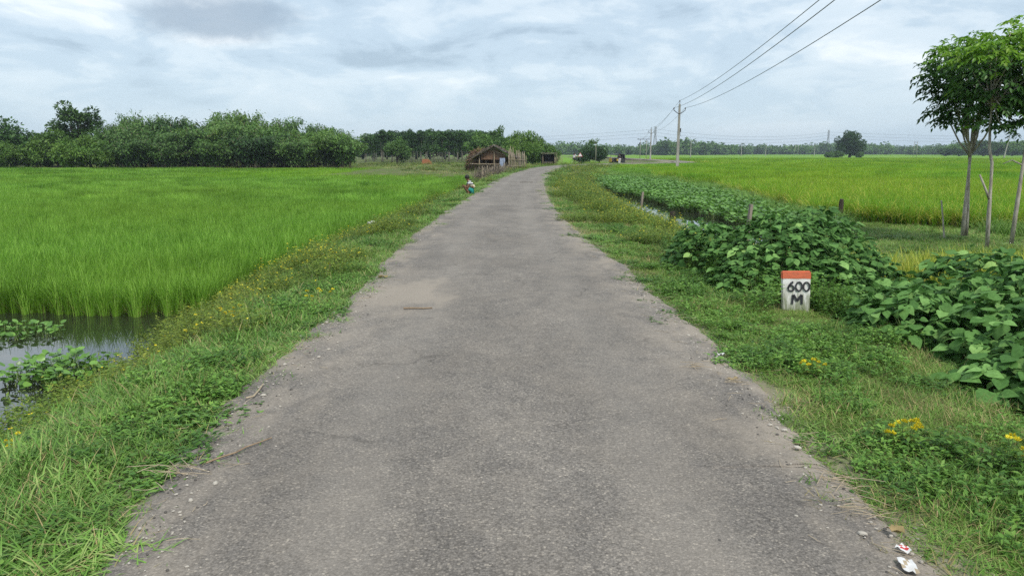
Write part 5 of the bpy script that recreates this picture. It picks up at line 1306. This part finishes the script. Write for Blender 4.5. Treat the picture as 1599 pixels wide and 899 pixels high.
    for h in (.5, 1.15): poles_mesh([((far(794, 68) - bx_, -2.06, h), (far(821, 77) - bx_, 6.95, h * .85), .03, .03)], 5).build('rail', M['bamboo'], root2, True)
    # rough brushwood fence along the verge in front
    root3 = empty('brushwood_fence', (far(775, 58), 58, gz(far(775, 58), 58)), 0, 'tangled grey brushwood fence between the squatting person and the hut', 'fence'); ox, oy, oz = root3.location
    rr = np.random.default_rng(31); mb = MB()
    for i in range(1500):
        t = rr.uniform(); y = 50 + 19 * t; x = far(748 + 46 * t + rr.normal(0, 4.5), y); zc = gz(ox, oy); L = rr.uniform(.35, 1.0); a = rr.uniform(0, 6.28); el = rr.normal(.55, .45)
        dv = np.array([math.cos(a) * math.cos(el), math.sin(a) * math.cos(el), abs(math.sin(el))]) * L; p0 = np.array([x - ox, y - oy, rr.uniform(-.1, .75)])
        mb.tube([p0, p0 + dv * .5 + rr.normal(0, .05, 3), p0 + dv], [.02, .015, .007], 3, cap=False)
    tag(mb.build('brushwood', M['dry_brush'], root3), kind='stuff')
    for i in range(24):
        t = i / 23; y = 50 + 18 * t; x = far(752 + 42 * t, y) - ox; poles_mesh([((x, y - oy, -.5), (x + rr.normal(0, .05), y - oy, rr.uniform(.7, 1.5)), .022, .018)], 5).build('stake', M['bamboo'], root3, True)
    # small shed by the bend
    Ys = 104; xs = far(857, Ys); zs = gz(xs, Ys) ; root4 = empty('small_shed', (xs, Ys, zs), R(8), 'small open fronted roadside shed with flat thatch roof', 'shed')
    w = .85; 
    for x, y in ((-w, 0), (w, 0), (-w, 1.3), (w, 1.3)): poles_mesh([((x, y, -.2), (x, y, 1.62 - y * .1), .05, .045)]).build('post', M['bamboo'], root4, True)
    mb = MB(); r = random.Random(2)
    for k in range(10): mb.box((-w - .3 + (2 * w + .6) * (k + .5) / 10, .62, 1.66 + r.uniform(-.03, .03)), ((2 * w + .6) / 10 - .01, 2.0, .09))
    mb.build('roof', M['thatch'], root4)
    for c, d_ in (((0, 1.32, .78), (2 * w - .1, .05, 1.5)), ((-w + .06, .72, .78), (.05, 1.15, 1.5)), ((w - .06, .72, .78), (.05, 1.15, 1.5))):
        mb = MB(); mb.box(c, d_); mb.build('wall_panel', M['interior'], root4)
    mb = MB(); mb.box((0, .55, .42), (2 * w - .3, .5, .06)); mb.build('bench_plank', M['grey_wood'], root4)
    r = random.Random(3); root5 = empty('stake_fence', (far(870, 105), 105, gz(far(870, 105), 105)), 0, 'short row of bamboo stakes attached beyond the small shed', 'fence')
    for i in range(9): poles_mesh([((-.5 + i * .16, .1, -.2), (-.5 + i * .16 + r.uniform(-.05, .05), .1, r.uniform(1.0, 1.6)), .03, .025)], 5).build('stake', M['bamboo'], root5, True)
    # stack of bricks at the far edge of the paddies
    Yb_ = 118; xb = far(666, Yb_); zb = gz(xb, Yb_); root6 = empty('brick_stack', (xb, Yb_, zb), 0, 'orange stack of bricks in front of the plantation', 'bricks'); bm_ = MB(); bm_.box((0, 0, 0), (.235, .11, .07)); bme = bm_.mesh('brick', M['brick'])
    r = random.Random(6)
    for k in range(11):
        for i in range(7 - k // 3):
            for j in range(2):
                o = link('brick', bme, root6); o.location = (-.75 + i * .25 + (k % 2) * .06 + k * .02 + r.uniform(-.012, .012), j * .13, .035 + k * .075 + .1); o.rotation_euler = (0, 0, r.uniform(-.08, .08))
hut()

# ------------------------------------------------------------------ power poles, wires and towers
def pole_meshes(H):
    mb = MB(); mb.box((0, 0, H / 2 - .5), (.36, .36, H + 1), 0, None, .58); sh = mb.mesh('shaft', M['concrete'])
    arms = []
    for s in (-1, 1):
        mb = MB(); mb.tube([(0, -.12, H - 1.05), (s * .18, -.12, H - 1.02), (s * .62, -.12, H - .68), (s * .62, -.12, H - .58)], .042, 6); arms.append(mb.mesh('cross_arm', M['iron']))
    mb = MB(); mb.lathe([(.03, -.06), (.035, .02), (.065, .04), (.05, .08), (.075, .10), (.05, .15), (.03, .18)], n=10); ins = mb.mesh('insulator', M['ceramic'], True)
    mb = MB(); mb.tube([(0, 0, H - .05), (0, 0, H + .22)], .03, 6); pin = mb.mesh('top_pin', M['iron'])
    return sh, arms, ins, pin
PH = 7.6; PM = pole_meshes(PH)
DIRV = Vector((0.12, 1, 0)).normalized(); PRZ = -math.atan2(DIRV.x, DIRV.y)
def ins_points(loc, s=1.0, rz=PRZ):
    m = Matrix.Translation(loc) @ Matrix.Rotation(rz, 4, 'Z')
    return [m @ Vector((-.62 * s, -.12 * s, (PH - .42) * s)), m @ Vector((0, 0, (PH + .38) * s)), m @ Vector((.62 * s, -.12 * s, (PH - .42) * s))]
def power_pole(loc, label, s=1.0, rz=PRZ, group=None, box=False):
    o = empty('power_pole', loc, rz, label, 'power pole', group); o.scale = (s, s, s)
    sh, arms, ins, pin = PM
    link('shaft', sh, o)
    for a in arms: link('cross_arm', a, o)
    link('top_pin', pin, o)
    for p_ in ((-.62, -.12, PH - .56), (.62, -.12, PH - .56), (0, 0, PH + .24)):
        i = link('insulator', ins, o); i.location = p_
    if box:
        mb = MB(); mb.box((.19, -.02, 4.75), (.14, .16, .42)); mb.tube([(.16, -.02, 4.5), (.20, -.05, 4.1)], .02, 5); mb.build('fuse_box', M['iron'], o)
    return o
def ppos(px, top, base_z=-.7, s=1.0):
    # depth at which a pole of this height shows its top at that row
    Y = (PH * s + base_z - CAM_H) / ((238 - top) / F_PX) ; return Vector((far(px, Y), Y, base_z))
A1 = ppos(1058, 166); A2 = ppos(1015.5, 203)
A0 = Vector((A1.x - (A1.y + 4) * .142, -4, -.4))
power_pole(A0, 'concrete power pole on the verge that carries the overhead wires')
power_pole(A1, 'tall concrete power pole with V arms rising from the ripening rice', box=True)
power_pole(A2, 'second concrete power pole with V arms, next along the wires')
def wire(name, pts, r, label, sags, group=None):
    mb = MB(); path = []
    for (a, b), sg in zip(zip(pts[:-1], pts[1:]), sags):
        n = 26
        for i in range(n + (1 if b is pts[-1] else 0)):
            t = i / n; p = a.lerp(b, t); path.append(p - Vector((0, 0, sg * 4 * t * (1 - t))))
    o0 = pts[0]; mb.tube([p - o0 for p in path], r, 5); o = mb.build(name, M['wire'], None, True); o.location = o0; tag(o, label, 'wire', group); return o
A3 = ppos(1000, 218); A3.x -= 0
P0, P1, P2 = ins_points(A0), ins_points(A1), ins_points(A2)
E = [Vector((far(1004, 205) + dx, 205, 5.3)) for dx in (-.7, 0, .7)]
for k, (nm, sg) in enumerate((('left arm', .95), ('top pin', .85), ('right arm', 1.0))):
    wire('power_wire', [P0[k], P1[k], P2[k], E[k]], .0155, 'overhead wire strung on the %s of the concrete power poles' % {'left arm': 'arm nearer the road', 'top pin': 'top pin', 'right arm': 'arm nearer the fields'}[nm], [sg, .7, .5])
# double-pole structure with crossbar
root = empty('double_pole', (far(1004, 205), 205, -.65), 0, 'two thin poles joined by a crossbar beyond the second power pole', 'power pole'); hx = .85
for s in (-1, 1): poles_mesh([((s * hx, 0, -.3), (s * hx, 0, 5.7), .09, .07)]).build('pole', M['concrete'], root, True)
mb = MB(); mb.box((0, -.1, 5.75), (3.4, .12, .14)); mb.build('crossbar', M['iron'], root)
mb = MB(); mb.box((-hx - .15, -.1, 4.6), (.35, .3, .5)); mb.build('fuse_box', M['iron'], root)
for x in (-1.5, 0, 1.5): i = link('insulator', PM[2], root); i.location = (x, -.1, 5.86)
for px, top, lb in ((1078, 220, 'far power pole between the tall pole and the field poles'), (1157, 224, 'thin far pole standing in the fields, beside its twin'), (1195, 225, 'thin far pole nearer to the lone field tree'),
                    (1271, 226, 'far white pole before the woodland by the lattice tower'), (1567, 214, 'leaning white pole beside the small far grove')):
    p = ppos(px, top); o = power_pole(p, lb, 1.0, R(20))
    if px == 1567: o.rotation_euler = (0, R(9), 0)
def h_pole(px, top, label, w=.9):
    p = ppos(px, top); o = empty('double_pole', p, 0, label, 'power pole')
    for s in (-1, 1): poles_mesh([((s * w * 1.3, 0, -.3), (s * w, 0, PH), .13, .10)]).build('pole', M['concrete'], o, True)
    for h in (PH - .3, PH - 2.2):
        mb = MB(); mb.box((0, 0, h), (2 * w + .8, .14, .16)); mb.build('crossbar', M['iron'], o)
h_pole(1243, 226, 'pair of pale poles with crossbars before the far woodland'); h_pole(1428, 222, 'pair of poles with crossbars in the open fields', .7)
def lattice_tower(px, Y, Ht, label, rz):
    o = empty('lattice_tower', (far(px, Y), Y, -.7), rz, label, 'transmission tower'); wb, wt = 2.9, .75; th = .20
    def cor(s, q, z): w = wb + (wt - wb) * min(1, z / (Ht * .68)); return Vector((s * w, q * w, z))
    for s in (-1, 1):
        for q in (-1, 1): mb = MB(); mb.tube([cor(s, q, 0), cor(s, q, Ht * .68), cor(s, q, Ht * .98)], th * .75, 4); mb.build('leg', M['steel'], o)
    mb = MB(); zs = [0]
    while zs[-1] < Ht * .95: zs.append(zs[-1] + max(1.5, 4.6 * (1 - zs[-1] / Ht)))
    for z0, z1 in zip(zs[:-1], zs[1:]):
        z1 = min(z1, Ht * .98)
        for (a, b) in (((-1, -1), (1, -1)), ((1, -1), (1, 1)), ((1, 1), (-1, 1)), ((-1, 1), (-1, -1))):
            mb.tube([cor(*a, z0), cor(*b, z1)], th * .4, 3, cap=False); mb.tube([cor(*b, z0), cor(*a, z1)], th * .4, 3, cap=False); mb.tube([cor(*a, z1), cor(*b, z1)], th * .4, 3, cap=False)
    mb.build('bracing', M['steel'], o)
    tips = []
    for h, l in ((.70, 3.8), (.82, 3.4), (.94, 3.0)):
        mb = MB()
        for s in (-1, 1):
            for q in (-1, 1): mb.tube([Vector((s * .7, q * .7, Ht * h + .9)), Vector((s * l, 0, Ht * h))], th * .45, 3); mb.tube([Vector((s * .7, q * .7, Ht * h - .1)), Vector((s * l, 0, Ht * h))], th * .45, 3)
            mb.tube([Vector((s * l, 0, Ht * h)), Vector((s * l, 0, Ht * h - 1.4))], th * .45, 4)
        mb.build('cross_arm', M['steel'], o); tips.append(Ht * h - 1.4)
    m = Matrix.Translation(o.location) @ Matrix.Rotation(rz, 4, 'Z')
    return [m @ Vector((0, -.8, z)) + Vector((0, -2.5, 0)) for z in tips]
T1 = lattice_tower(1022, 760, 28.5, 'grey lattice transmission tower behind the second power pole', R(70))
T2 = lattice_tower(1291, 880, 28.5, 'grey lattice transmission tower beside the lone field tree', R(60))
off = [Vector((far(620, 1150), 1150, z)) for z in (17.0, 21, 25)]; offr = [Vector((far(1760, 960), 960, z)) for z in (18, 21.5, 25)]
for k in range(3):
    wire('transmission_wire', [off[k], T1[k], T2[k], offr[k]], .085, ['lowest', 'middle', 'topmost'][k] + ' high voltage wire strung between the lattice towers', [5.5, 6.5, 4])

# ------------------------------------------------------------------ people and vehicles
def skin_mesh(name, nodes, edges, mats, sub=2):
    me = bpy.data.meshes.new(name); keys = list(nodes); ix = {k: i for i, k in enumerate(keys)}
    me.from_pydata([nodes[k][0] for k in keys], [(ix[a], ix[b]) for a, b in edges], [])
    o = bpy.data.objects.new(name, me); COL.objects.link(o); o.modifiers.new('skin', 'SKIN')
    for k in keys:
        sv = me.skin_vertices[0].data[ix[k]]; rd = nodes[k][1]; sv.radius = (rd, rd) if isinstance(rd, (int, float)) else rd; sv.use_root = (k == keys[0])
    md = o.modifiers.new('sub', 'SUBSURF'); md.levels = md.render_levels = sub
    dg = bpy.context.evaluated_depsgraph_get(); out = bpy.data.meshes.new_from_object(o.evaluated_get(dg)); bpy.data.objects.remove(o)
    out.materials.clear()
    for m in mats: out.materials.append(m)
    out.polygons.foreach_set('use_smooth', np.ones(len(out.polygons), bool)); return out
def fingers(nodes, edges, hand, d, up, tag_):
    h = Vector(nodes[hand][0]); d = Vector(d).normalized(); side = d.cross(Vector(up)).normalized()
    for i, L in enumerate((.07, .08, .075, .06)):
        b = h + d * .035 + side * (.024 - .016 * i); k1, k2 = f'{tag_}f{i}a', f'{tag_}f{i}b'
        nodes[k1] = (tuple(b + d * L * .5), .009); nodes[k2] = (tuple(b + d * L * .9 - Vector(up) * .02), .008); edges += [(hand, k1), (k1, k2)]
    nodes[tag_ + 'th'] = (tuple(h + d * .03 + side * .05), .010); edges.append((hand, tag_ + 'th'))
def hair_cap(c, r, parent, mat, back=0.0):
    mb = MB(); prof = []
    for i in range(9):
        a = -.25 + (math.pi / 2 + .25) * i / 8; prof.append((r * math.cos(a) * 1.02, r * math.sin(a) * 1.1))
    mb.lathe(prof, c, 16); return mb.build('hair', mat, parent, True)
def squatting_person():
    p = at(733, 303.5, -.03); z = gz(p.x, p.y); Y = p.y
    root = empty('person', (p.x, p.y, z), R(12), 'person in striped shirt and teal shorts squatting at the road edge', 'person')
    nd = {'pelvis': ((.13, 0, .17), .105), 'waist': ((.12, 0, .30), .10), 'chest': ((.03, 0, .44), .115), 'neck': ((-.05, 0, .56), .045), 'head': ((-.085, 0, .65), (.078, .085)), 'crown': ((-.09, 0, .71), .070), 'nose': ((-.168, 0, .645), .014)}
    ed = [('pelvis', 'waist'), ('waist', 'chest'), ('chest', 'neck'), ('neck', 'head'), ('head', 'crown'), ('head', 'nose')]
    for s, t in ((-1, 'l'), (1, 'r')):
        nd.update({t + 'sh': ((.0, s * .145, .47), .05), t + 'el': ((-.11, s * .19, .29), .036), t + 'ha': ((-.23, s * .06, .37), .028), t + 'hip': ((.09, s * .085, .15), .085), t + 'kn': ((-.21, s * .13, .34), .056),
                   t + 'an': ((-.03, s * .12, .06), .036), t + 'toe': ((-.17, s * .13, .028), .030)})
        ed += [('chest', t + 'sh'), (t + 'sh', t + 'el'), (t + 'el', t + 'ha'), ('pelvis', t + 'hip'), (t + 'hip', t + 'kn'), (t + 'kn', t + 'an'), (t + 'an', t + 'toe')]
        fingers(nd, ed, t + 'ha', (-.35, -s * .6, -.5), (1, 0, 0), t)
    link('body', skin_mesh('body', nd, ed, [M['skin']]), root)
    sn = {'w': ((.135, 0, .24), .128), 'm': ((.115, 0, .33), .125), 'c': ((.03, 0, .45), .135), 'n': ((-.03, 0, .525), .075)}; se = [('w', 'm'), ('m', 'c'), ('c', 'n')]
    for s, t in ((-1, 'l'), (1, 'r')): sn.update({t + 'a': ((.0, s * .15, .47), .066), t + 'b': ((-.075, s * .175, .385), .056)}); se += [('c', t + 'a'), (t + 'a', t + 'b')]
    link('striped_shirt', skin_mesh('shirt', sn, se, [M['striped']]), root)
    hn = {'p': ((.135, 0, .165), .125)}; he = []
    for s, t in ((-1, 'l'), (1, 'r')): hn.update({t + 'a': ((.07, s * .085, .155), .100), t + 'b': ((-.09, s * .115, .255), .078)}); he += [('p', t + 'a'), (t + 'a', t + 'b')]
    link('shorts', skin_mesh('shorts', hn, he, [M['teal']]), root)
    hair_cap((-.083, 0, .675), .098, root, M['hair'])
squatting_person()
def upright_person(root, shirt, legs, lean=0.0, seat=None, arms_fwd=True):
    hz = .92; nd = {'pelvis': ((0, 0, hz), .115), 'waist': ((0, lean * .3, hz + .18), .105), 'chest': ((0, lean * .7, hz + .40), .125), 'neck': ((0, lean, hz + .56), .048), 'head': ((0, lean * 1.1 + .02, hz + .68), (.08, .09)), 'crown': ((0, lean * 1.1 + .02, hz + .75), .075), 'nose': ((0, lean * 1.1 + .11, hz + .67), .014)}
    ed = [('pelvis', 'waist'), ('waist', 'chest'), ('chest', 'neck'), ('neck', 'head'), ('head', 'crown'), ('head', 'nose')]
    sn = {'p': ((0, 0, hz + .02), .13), 'w': ((0, lean * .3, hz + .2), .128), 'c': ((0, lean * .7, hz + .4), .145), 'n': ((0, lean * .95, hz + .5), .08)}; se = [('p', 'w'), ('w', 'c'), ('c', 'n')]
    tn = {'p': ((0, 0, hz - .02), .125)}; te = []
    for s, t in ((-1, 'l'), (1, 'r')):
        if seat: kn, an, toe = (s * .13, .36, hz - .12), (s * .14, .22 + .1 * s, hz - .52 + .08 * s), (s * .14, .38 + .1 * s, hz - .57 + .08 * s)
        else: kn, an, toe = (s * .10, .05, .50), (s * .10, -.02, .08), (s * .11, .13, .035)
        ha = (s * .24, lean + .46, hz + .16) if arms_fwd else (s * .26, lean * .5 + .08, hz - .06)
        el = (s * .27, lean + .18, hz + .20) if arms_fwd else (s * .27, lean * .6, hz + .17)
        nd.update({t + 'sh': ((s * .18, lean * .8, hz + .45), .055), t + 'el': (el, .04), t + 'ha': (ha, .03), t + 'hip': ((s * .1, 0, hz - .05), .09), t + 'kn': (kn, .06), t + 'an': (an, .04), t + 'toe': (toe, .033)})
        ed += [('chest', t + 'sh'), (t + 'sh', t + 'el'), (t + 'el', t + 'ha'), ('pelvis', t + 'hip'), (t + 'hip', t + 'kn'), (t + 'kn', t + 'an'), (t + 'an', t + 'toe')]
        fingers(nd, ed, t + 'ha', (0, .8, -.4) if arms_fwd else (0, .1, -1), (0, 1, 0) if not arms_fwd else (0, 0, 1), t)
        sn.update({t + 'a': ((s * .18, lean * .8, hz + .45), .075), t + 'b': (tuple(Vector((s * .18, lean * .8, hz + .45)).lerp(Vector(el), .8)), .06)}); se += [('c', t + 'a'), (t + 'a', t + 'b')]
        tn.update({t + 'a': ((s * .1, 0, hz - .07), .105), t + 'b': (kn, .078), t + 'c': (tuple(Vector(kn).lerp(Vector(an), .8)), .062)}); te += [('p', t + 'a'), (t + 'a', t + 'b'), (t + 'b', t + 'c')]
    link('body', skin_mesh('body', nd, ed, [M['skin']]), root); link('shirt', skin_mesh('shirt', sn, se, [shirt]), root); link('trousers', skin_mesh('trousers', tn, te, [legs]), root)
    hair_cap((0, lean * 1.1 + .005, hz + .70), .10, root, M['hair'])
def torus(mb, c, R_, r_, n=22, k=6):
    pts = [(c[0], c[1] + R_ * math.cos(2 * math.pi * i / n), c[2] + R_ * math.sin(2 * math.pi * i / n)) for i in range(n + 1)]; mb.tube(pts, r_, k, cap=False)
def bicycle(loc, rz, label):
    o = empty('bicycle', loc, rz, label, 'bicycle')
    for y in (-.52, .52):
        mb = MB(); torus(mb, (0, y, .34), .325, .02); w = mb.build('wheel', M['rubber'], o, True)
        mb = MB()
        for i in range(9): a = math.pi * i / 9; d = Vector((0, math.cos(a), math.sin(a))) * .31; mb.tube([Vector((0, y, .34)) - d, Vector((0, y, .34)) + d], .003, 3, cap=False)
        mb.build('spokes', M['steel'], w)
    mb = MB()
    for a, b in (((0, -.52, .34), (0, 0, .30)), ((0, 0, .30), (0, -.16, .82)), ((0, -.14, .76), (0, .36, .80)), ((0, 0, .30), (0, .38, .72)), ((0, .52, .34), (0, .34, .92)), ((0, -.52, .34), (0, -.15, .74))): mb.tube([a, b], .02, 6)
    mb.build('frame', M['iron'], o, True)
    mb = MB(); mb.box((0, -.17, .85), (.15, .26, .06), 0, None, .8); mb.build('saddle', M['rubber'], o)
    mb = MB(); mb.tube([(-.29, .26, .96), (-.12, .36, .97), (.12, .36, .97), (.29, .26, .96)], .016, 6); mb.build('handlebar', M['steel'], o, True)
    mb = MB(); mb.box((0, -.5, .70), (.14, .36, .02)); mb.build('rear_carrier', M['iron'], o)
    for s in (-1, 1): mb = MB(); mb.tube([(0, 0, .30), (s * .08, .08 * s, .30 + .13 * s), (s * .17, .08 * s, .30 + .13 * s)], .014, 5); mb.build('pedal', M['iron'], o, True)
    return o
Yr = 106.5; xr_ = far(897.5, Yr)
zr_ = gz(xr_, Yr) + .03
bicycle((xr_, Yr, zr_), R(-52), 'dark bicycle ridden along the bend by the person in white')
pr_ = empty('person', (xr_, Yr, zr_), R(-52), 'person in white shirt riding the bicycle along the bend', 'person')
upright_person(pr_, M['white_cloth'], M['dark_cloth'], .14, seat=True)
for ch in pr_.children: ch.location = (0, -.17, 0)
# triangular road sign
Yg = 107.5; xg = far(906, Yg); zg = gz(xg, Yg); so = empty('road_sign', (xg, Yg, zg), 0, 'white triangular road sign with red border on a thin post', 'sign')
mb = MB(); mb.tube([(0, .03, -.3), (0, .03, 1.55)], .032, 8); mb.build('post', M['iron'], so, True)
def tri(s, y, th, cz): 
    v = []
    for yy_ in (y, y + th):
        for a in (90, 210, 330): v.append((s * math.cos(R(a)), yy_, cz + s * math.sin(R(a))))
    mbt = MB(); mbt.add(v, [(0, 1, 2), (5, 4, 3), (0, 3, 4, 1), (1, 4, 5, 2), (2, 5, 3, 0)]); return mbt
tri(.40, -.012, .02, 1.36).build('sign_border', M['sign_red'], so); tri(.31, -.018, .004, 1.36).build('sign_face', M['sign_white'], so)
# parked three-wheeler and a bystander
def three_wheeler(loc, rz):
    o = empty('three_wheeler', loc, rz, 'small black and yellow three wheeled passenger vehicle parked by the bend', 'three wheeler')
    mb = MB()
    prof = [(-1.25, .35), (1.0, .35), (1.32, .62), (1.22, .95), (.85, 1.02), (-1.2, .98)]
    n = len(prof); v = [(x_, y, z_) for x_ in (-.6, .6) for y, z_ in prof]
    v = [(x_ * (.55 if y > 1.0 else 1), y, z_) for x_, y, z_ in v]
    mb.add(v, [tuple(range(n))[::-1], tuple(range(n, 2 * n))] + [(i, (i + 1) % n, n + (i + 1) % n, n + i) for i in range(n)]); mb.build('body', M['black_paint'], o)
    mb = MB(); mb.box((0, 1.34, .80), (.62, .05, .62), 0, None, .85); mb.build('front_apron', M['yellow_paint'], o)
    for s_ in (-1, 1): mb = MB(); mb.box((s_ * .615, .15, .80), (.03, .9, .30)); mb.build('side_panel', M['yellow_paint'], o)
    mb = MB(); hp = [(-1.28, .95), (-1.15, 1.68), (-.2, 1.76), (.75, 1.66), (.9, 1.58), (.75, 1.55), (-.2, 1.66), (-1.02, 1.58), (-1.12, .95)]; n = len(hp); v = [(x_, y, z_) for x_ in (-.62, .62) for y, z_ in hp]
    mb.add(v, [tuple(range(n))[::-1], tuple(range(n, 2 * n))] + [(i, (i + 1) % n, n + (i + 1) % n, n + i) for i in range(n)]); mb.build('hood', M['black_paint'], o)
    mb = MB()
    for s in (-1, 1): mb.tube([(s * .55, .95, 1.0), (s * .56, .72, 1.62)], .025, 5)
    mb.build('windscreen_frame', M['black_paint'], o, True)
    mb = MB(); mb.box((0, -.75, .72 + .4), (1.1, .18, .7)); mb.box((0, -.45, .98 + .05), (1.1, .55, .14)); mb.build('seat', M['dark_cloth'], o)
    for c in ((-.55, -.85, .21), (.55, -.85, .21), (0, 1.1, .21)):
        mb = MB(); torus(mb, c, .16, .055, 18, 8); w = mb.build('wheel', M['rubber'], o, True); mb = MB(); mb.tube([(c[0] - .04, c[1], c[2]), (c[0] + .04, c[1], c[2])], .11, 10); mb.build('hub', M['steel'], w)
    mb = MB(); mb.tube([(0, 1.28, .78), (0, 1.36, .78)], .09, 12); mb.build('headlight', M['steel'], o, True)
Yt = 118; xt = far(963, Yt); three_wheeler((xt, Yt, gz(xt, Yt)), R(125))
Yp = 116.5; xp = far(967.5, Yp); pp = empty('person', (xp, Yp, gz(xp, Yp)), R(30), 'person in pale clothes standing beside the black and yellow three wheeler', 'person'); upright_person(pp, M['dark_cloth'], M['white_cloth'], 0, None, False)
# dark shrub behind the sign
sh_m = broadleaf(990, 1.6, 1.2, 0.0, 12, 110, (.14, .28), M['leaf_dark'], M['bark_dark'], .05)
for px, Y, s, lb in ((911, 118, 1.0, 'low dark shrub behind the triangular sign'), (903, 121, .9, 'low dark shrub behind the cyclist in white')):
    X = far(px, Y); tree('dark_shrub', sh_m, ('stem', 'foliage'), (X, Y, gz(X, Y)), s, random.uniform(0, 6), lb, 'shrub')
# simple rail fence near the three-wheeler
rf = empty('rail_fence', (far(982, 122), 122, gz(far(982, 122), 122)), 0, 'low wooden rail fence running on from the three wheeler', 'fence')
for i in range(4): poles_mesh([((-1.6 + i * 1.1, 0, -.3), (-1.6 + i * 1.1, 0, 1.0), .05, .05)], 5).build('post', M['grey_wood'], rf, True)
for h in (.55, .92): poles_mesh([((-1.9, -.06, h), (2.1, -.06, h + .03), .04, .04)], 5).build('rail', M['grey_wood'], rf, True)

# ------------------------------------------------------------------ air
def haze():
    m, t, out = new_mat('thin_haze'); v = N(t, 'ShaderNodeVolumePrincipled'); v.inputs['Color'].default_value = (.74, .85, .98, 1); v.inputs['Density'].default_value = .00024
    t.links.new(v.outputs[0], out.inputs['Volume'])
    mb = MB(); mb.box((0, 0, 28), (6400, 6400, 60)); o = mb.build('haze', m); tag(o, 'thin pale haze filling the air over the fields', 'haze', kind='stuff')
haze()
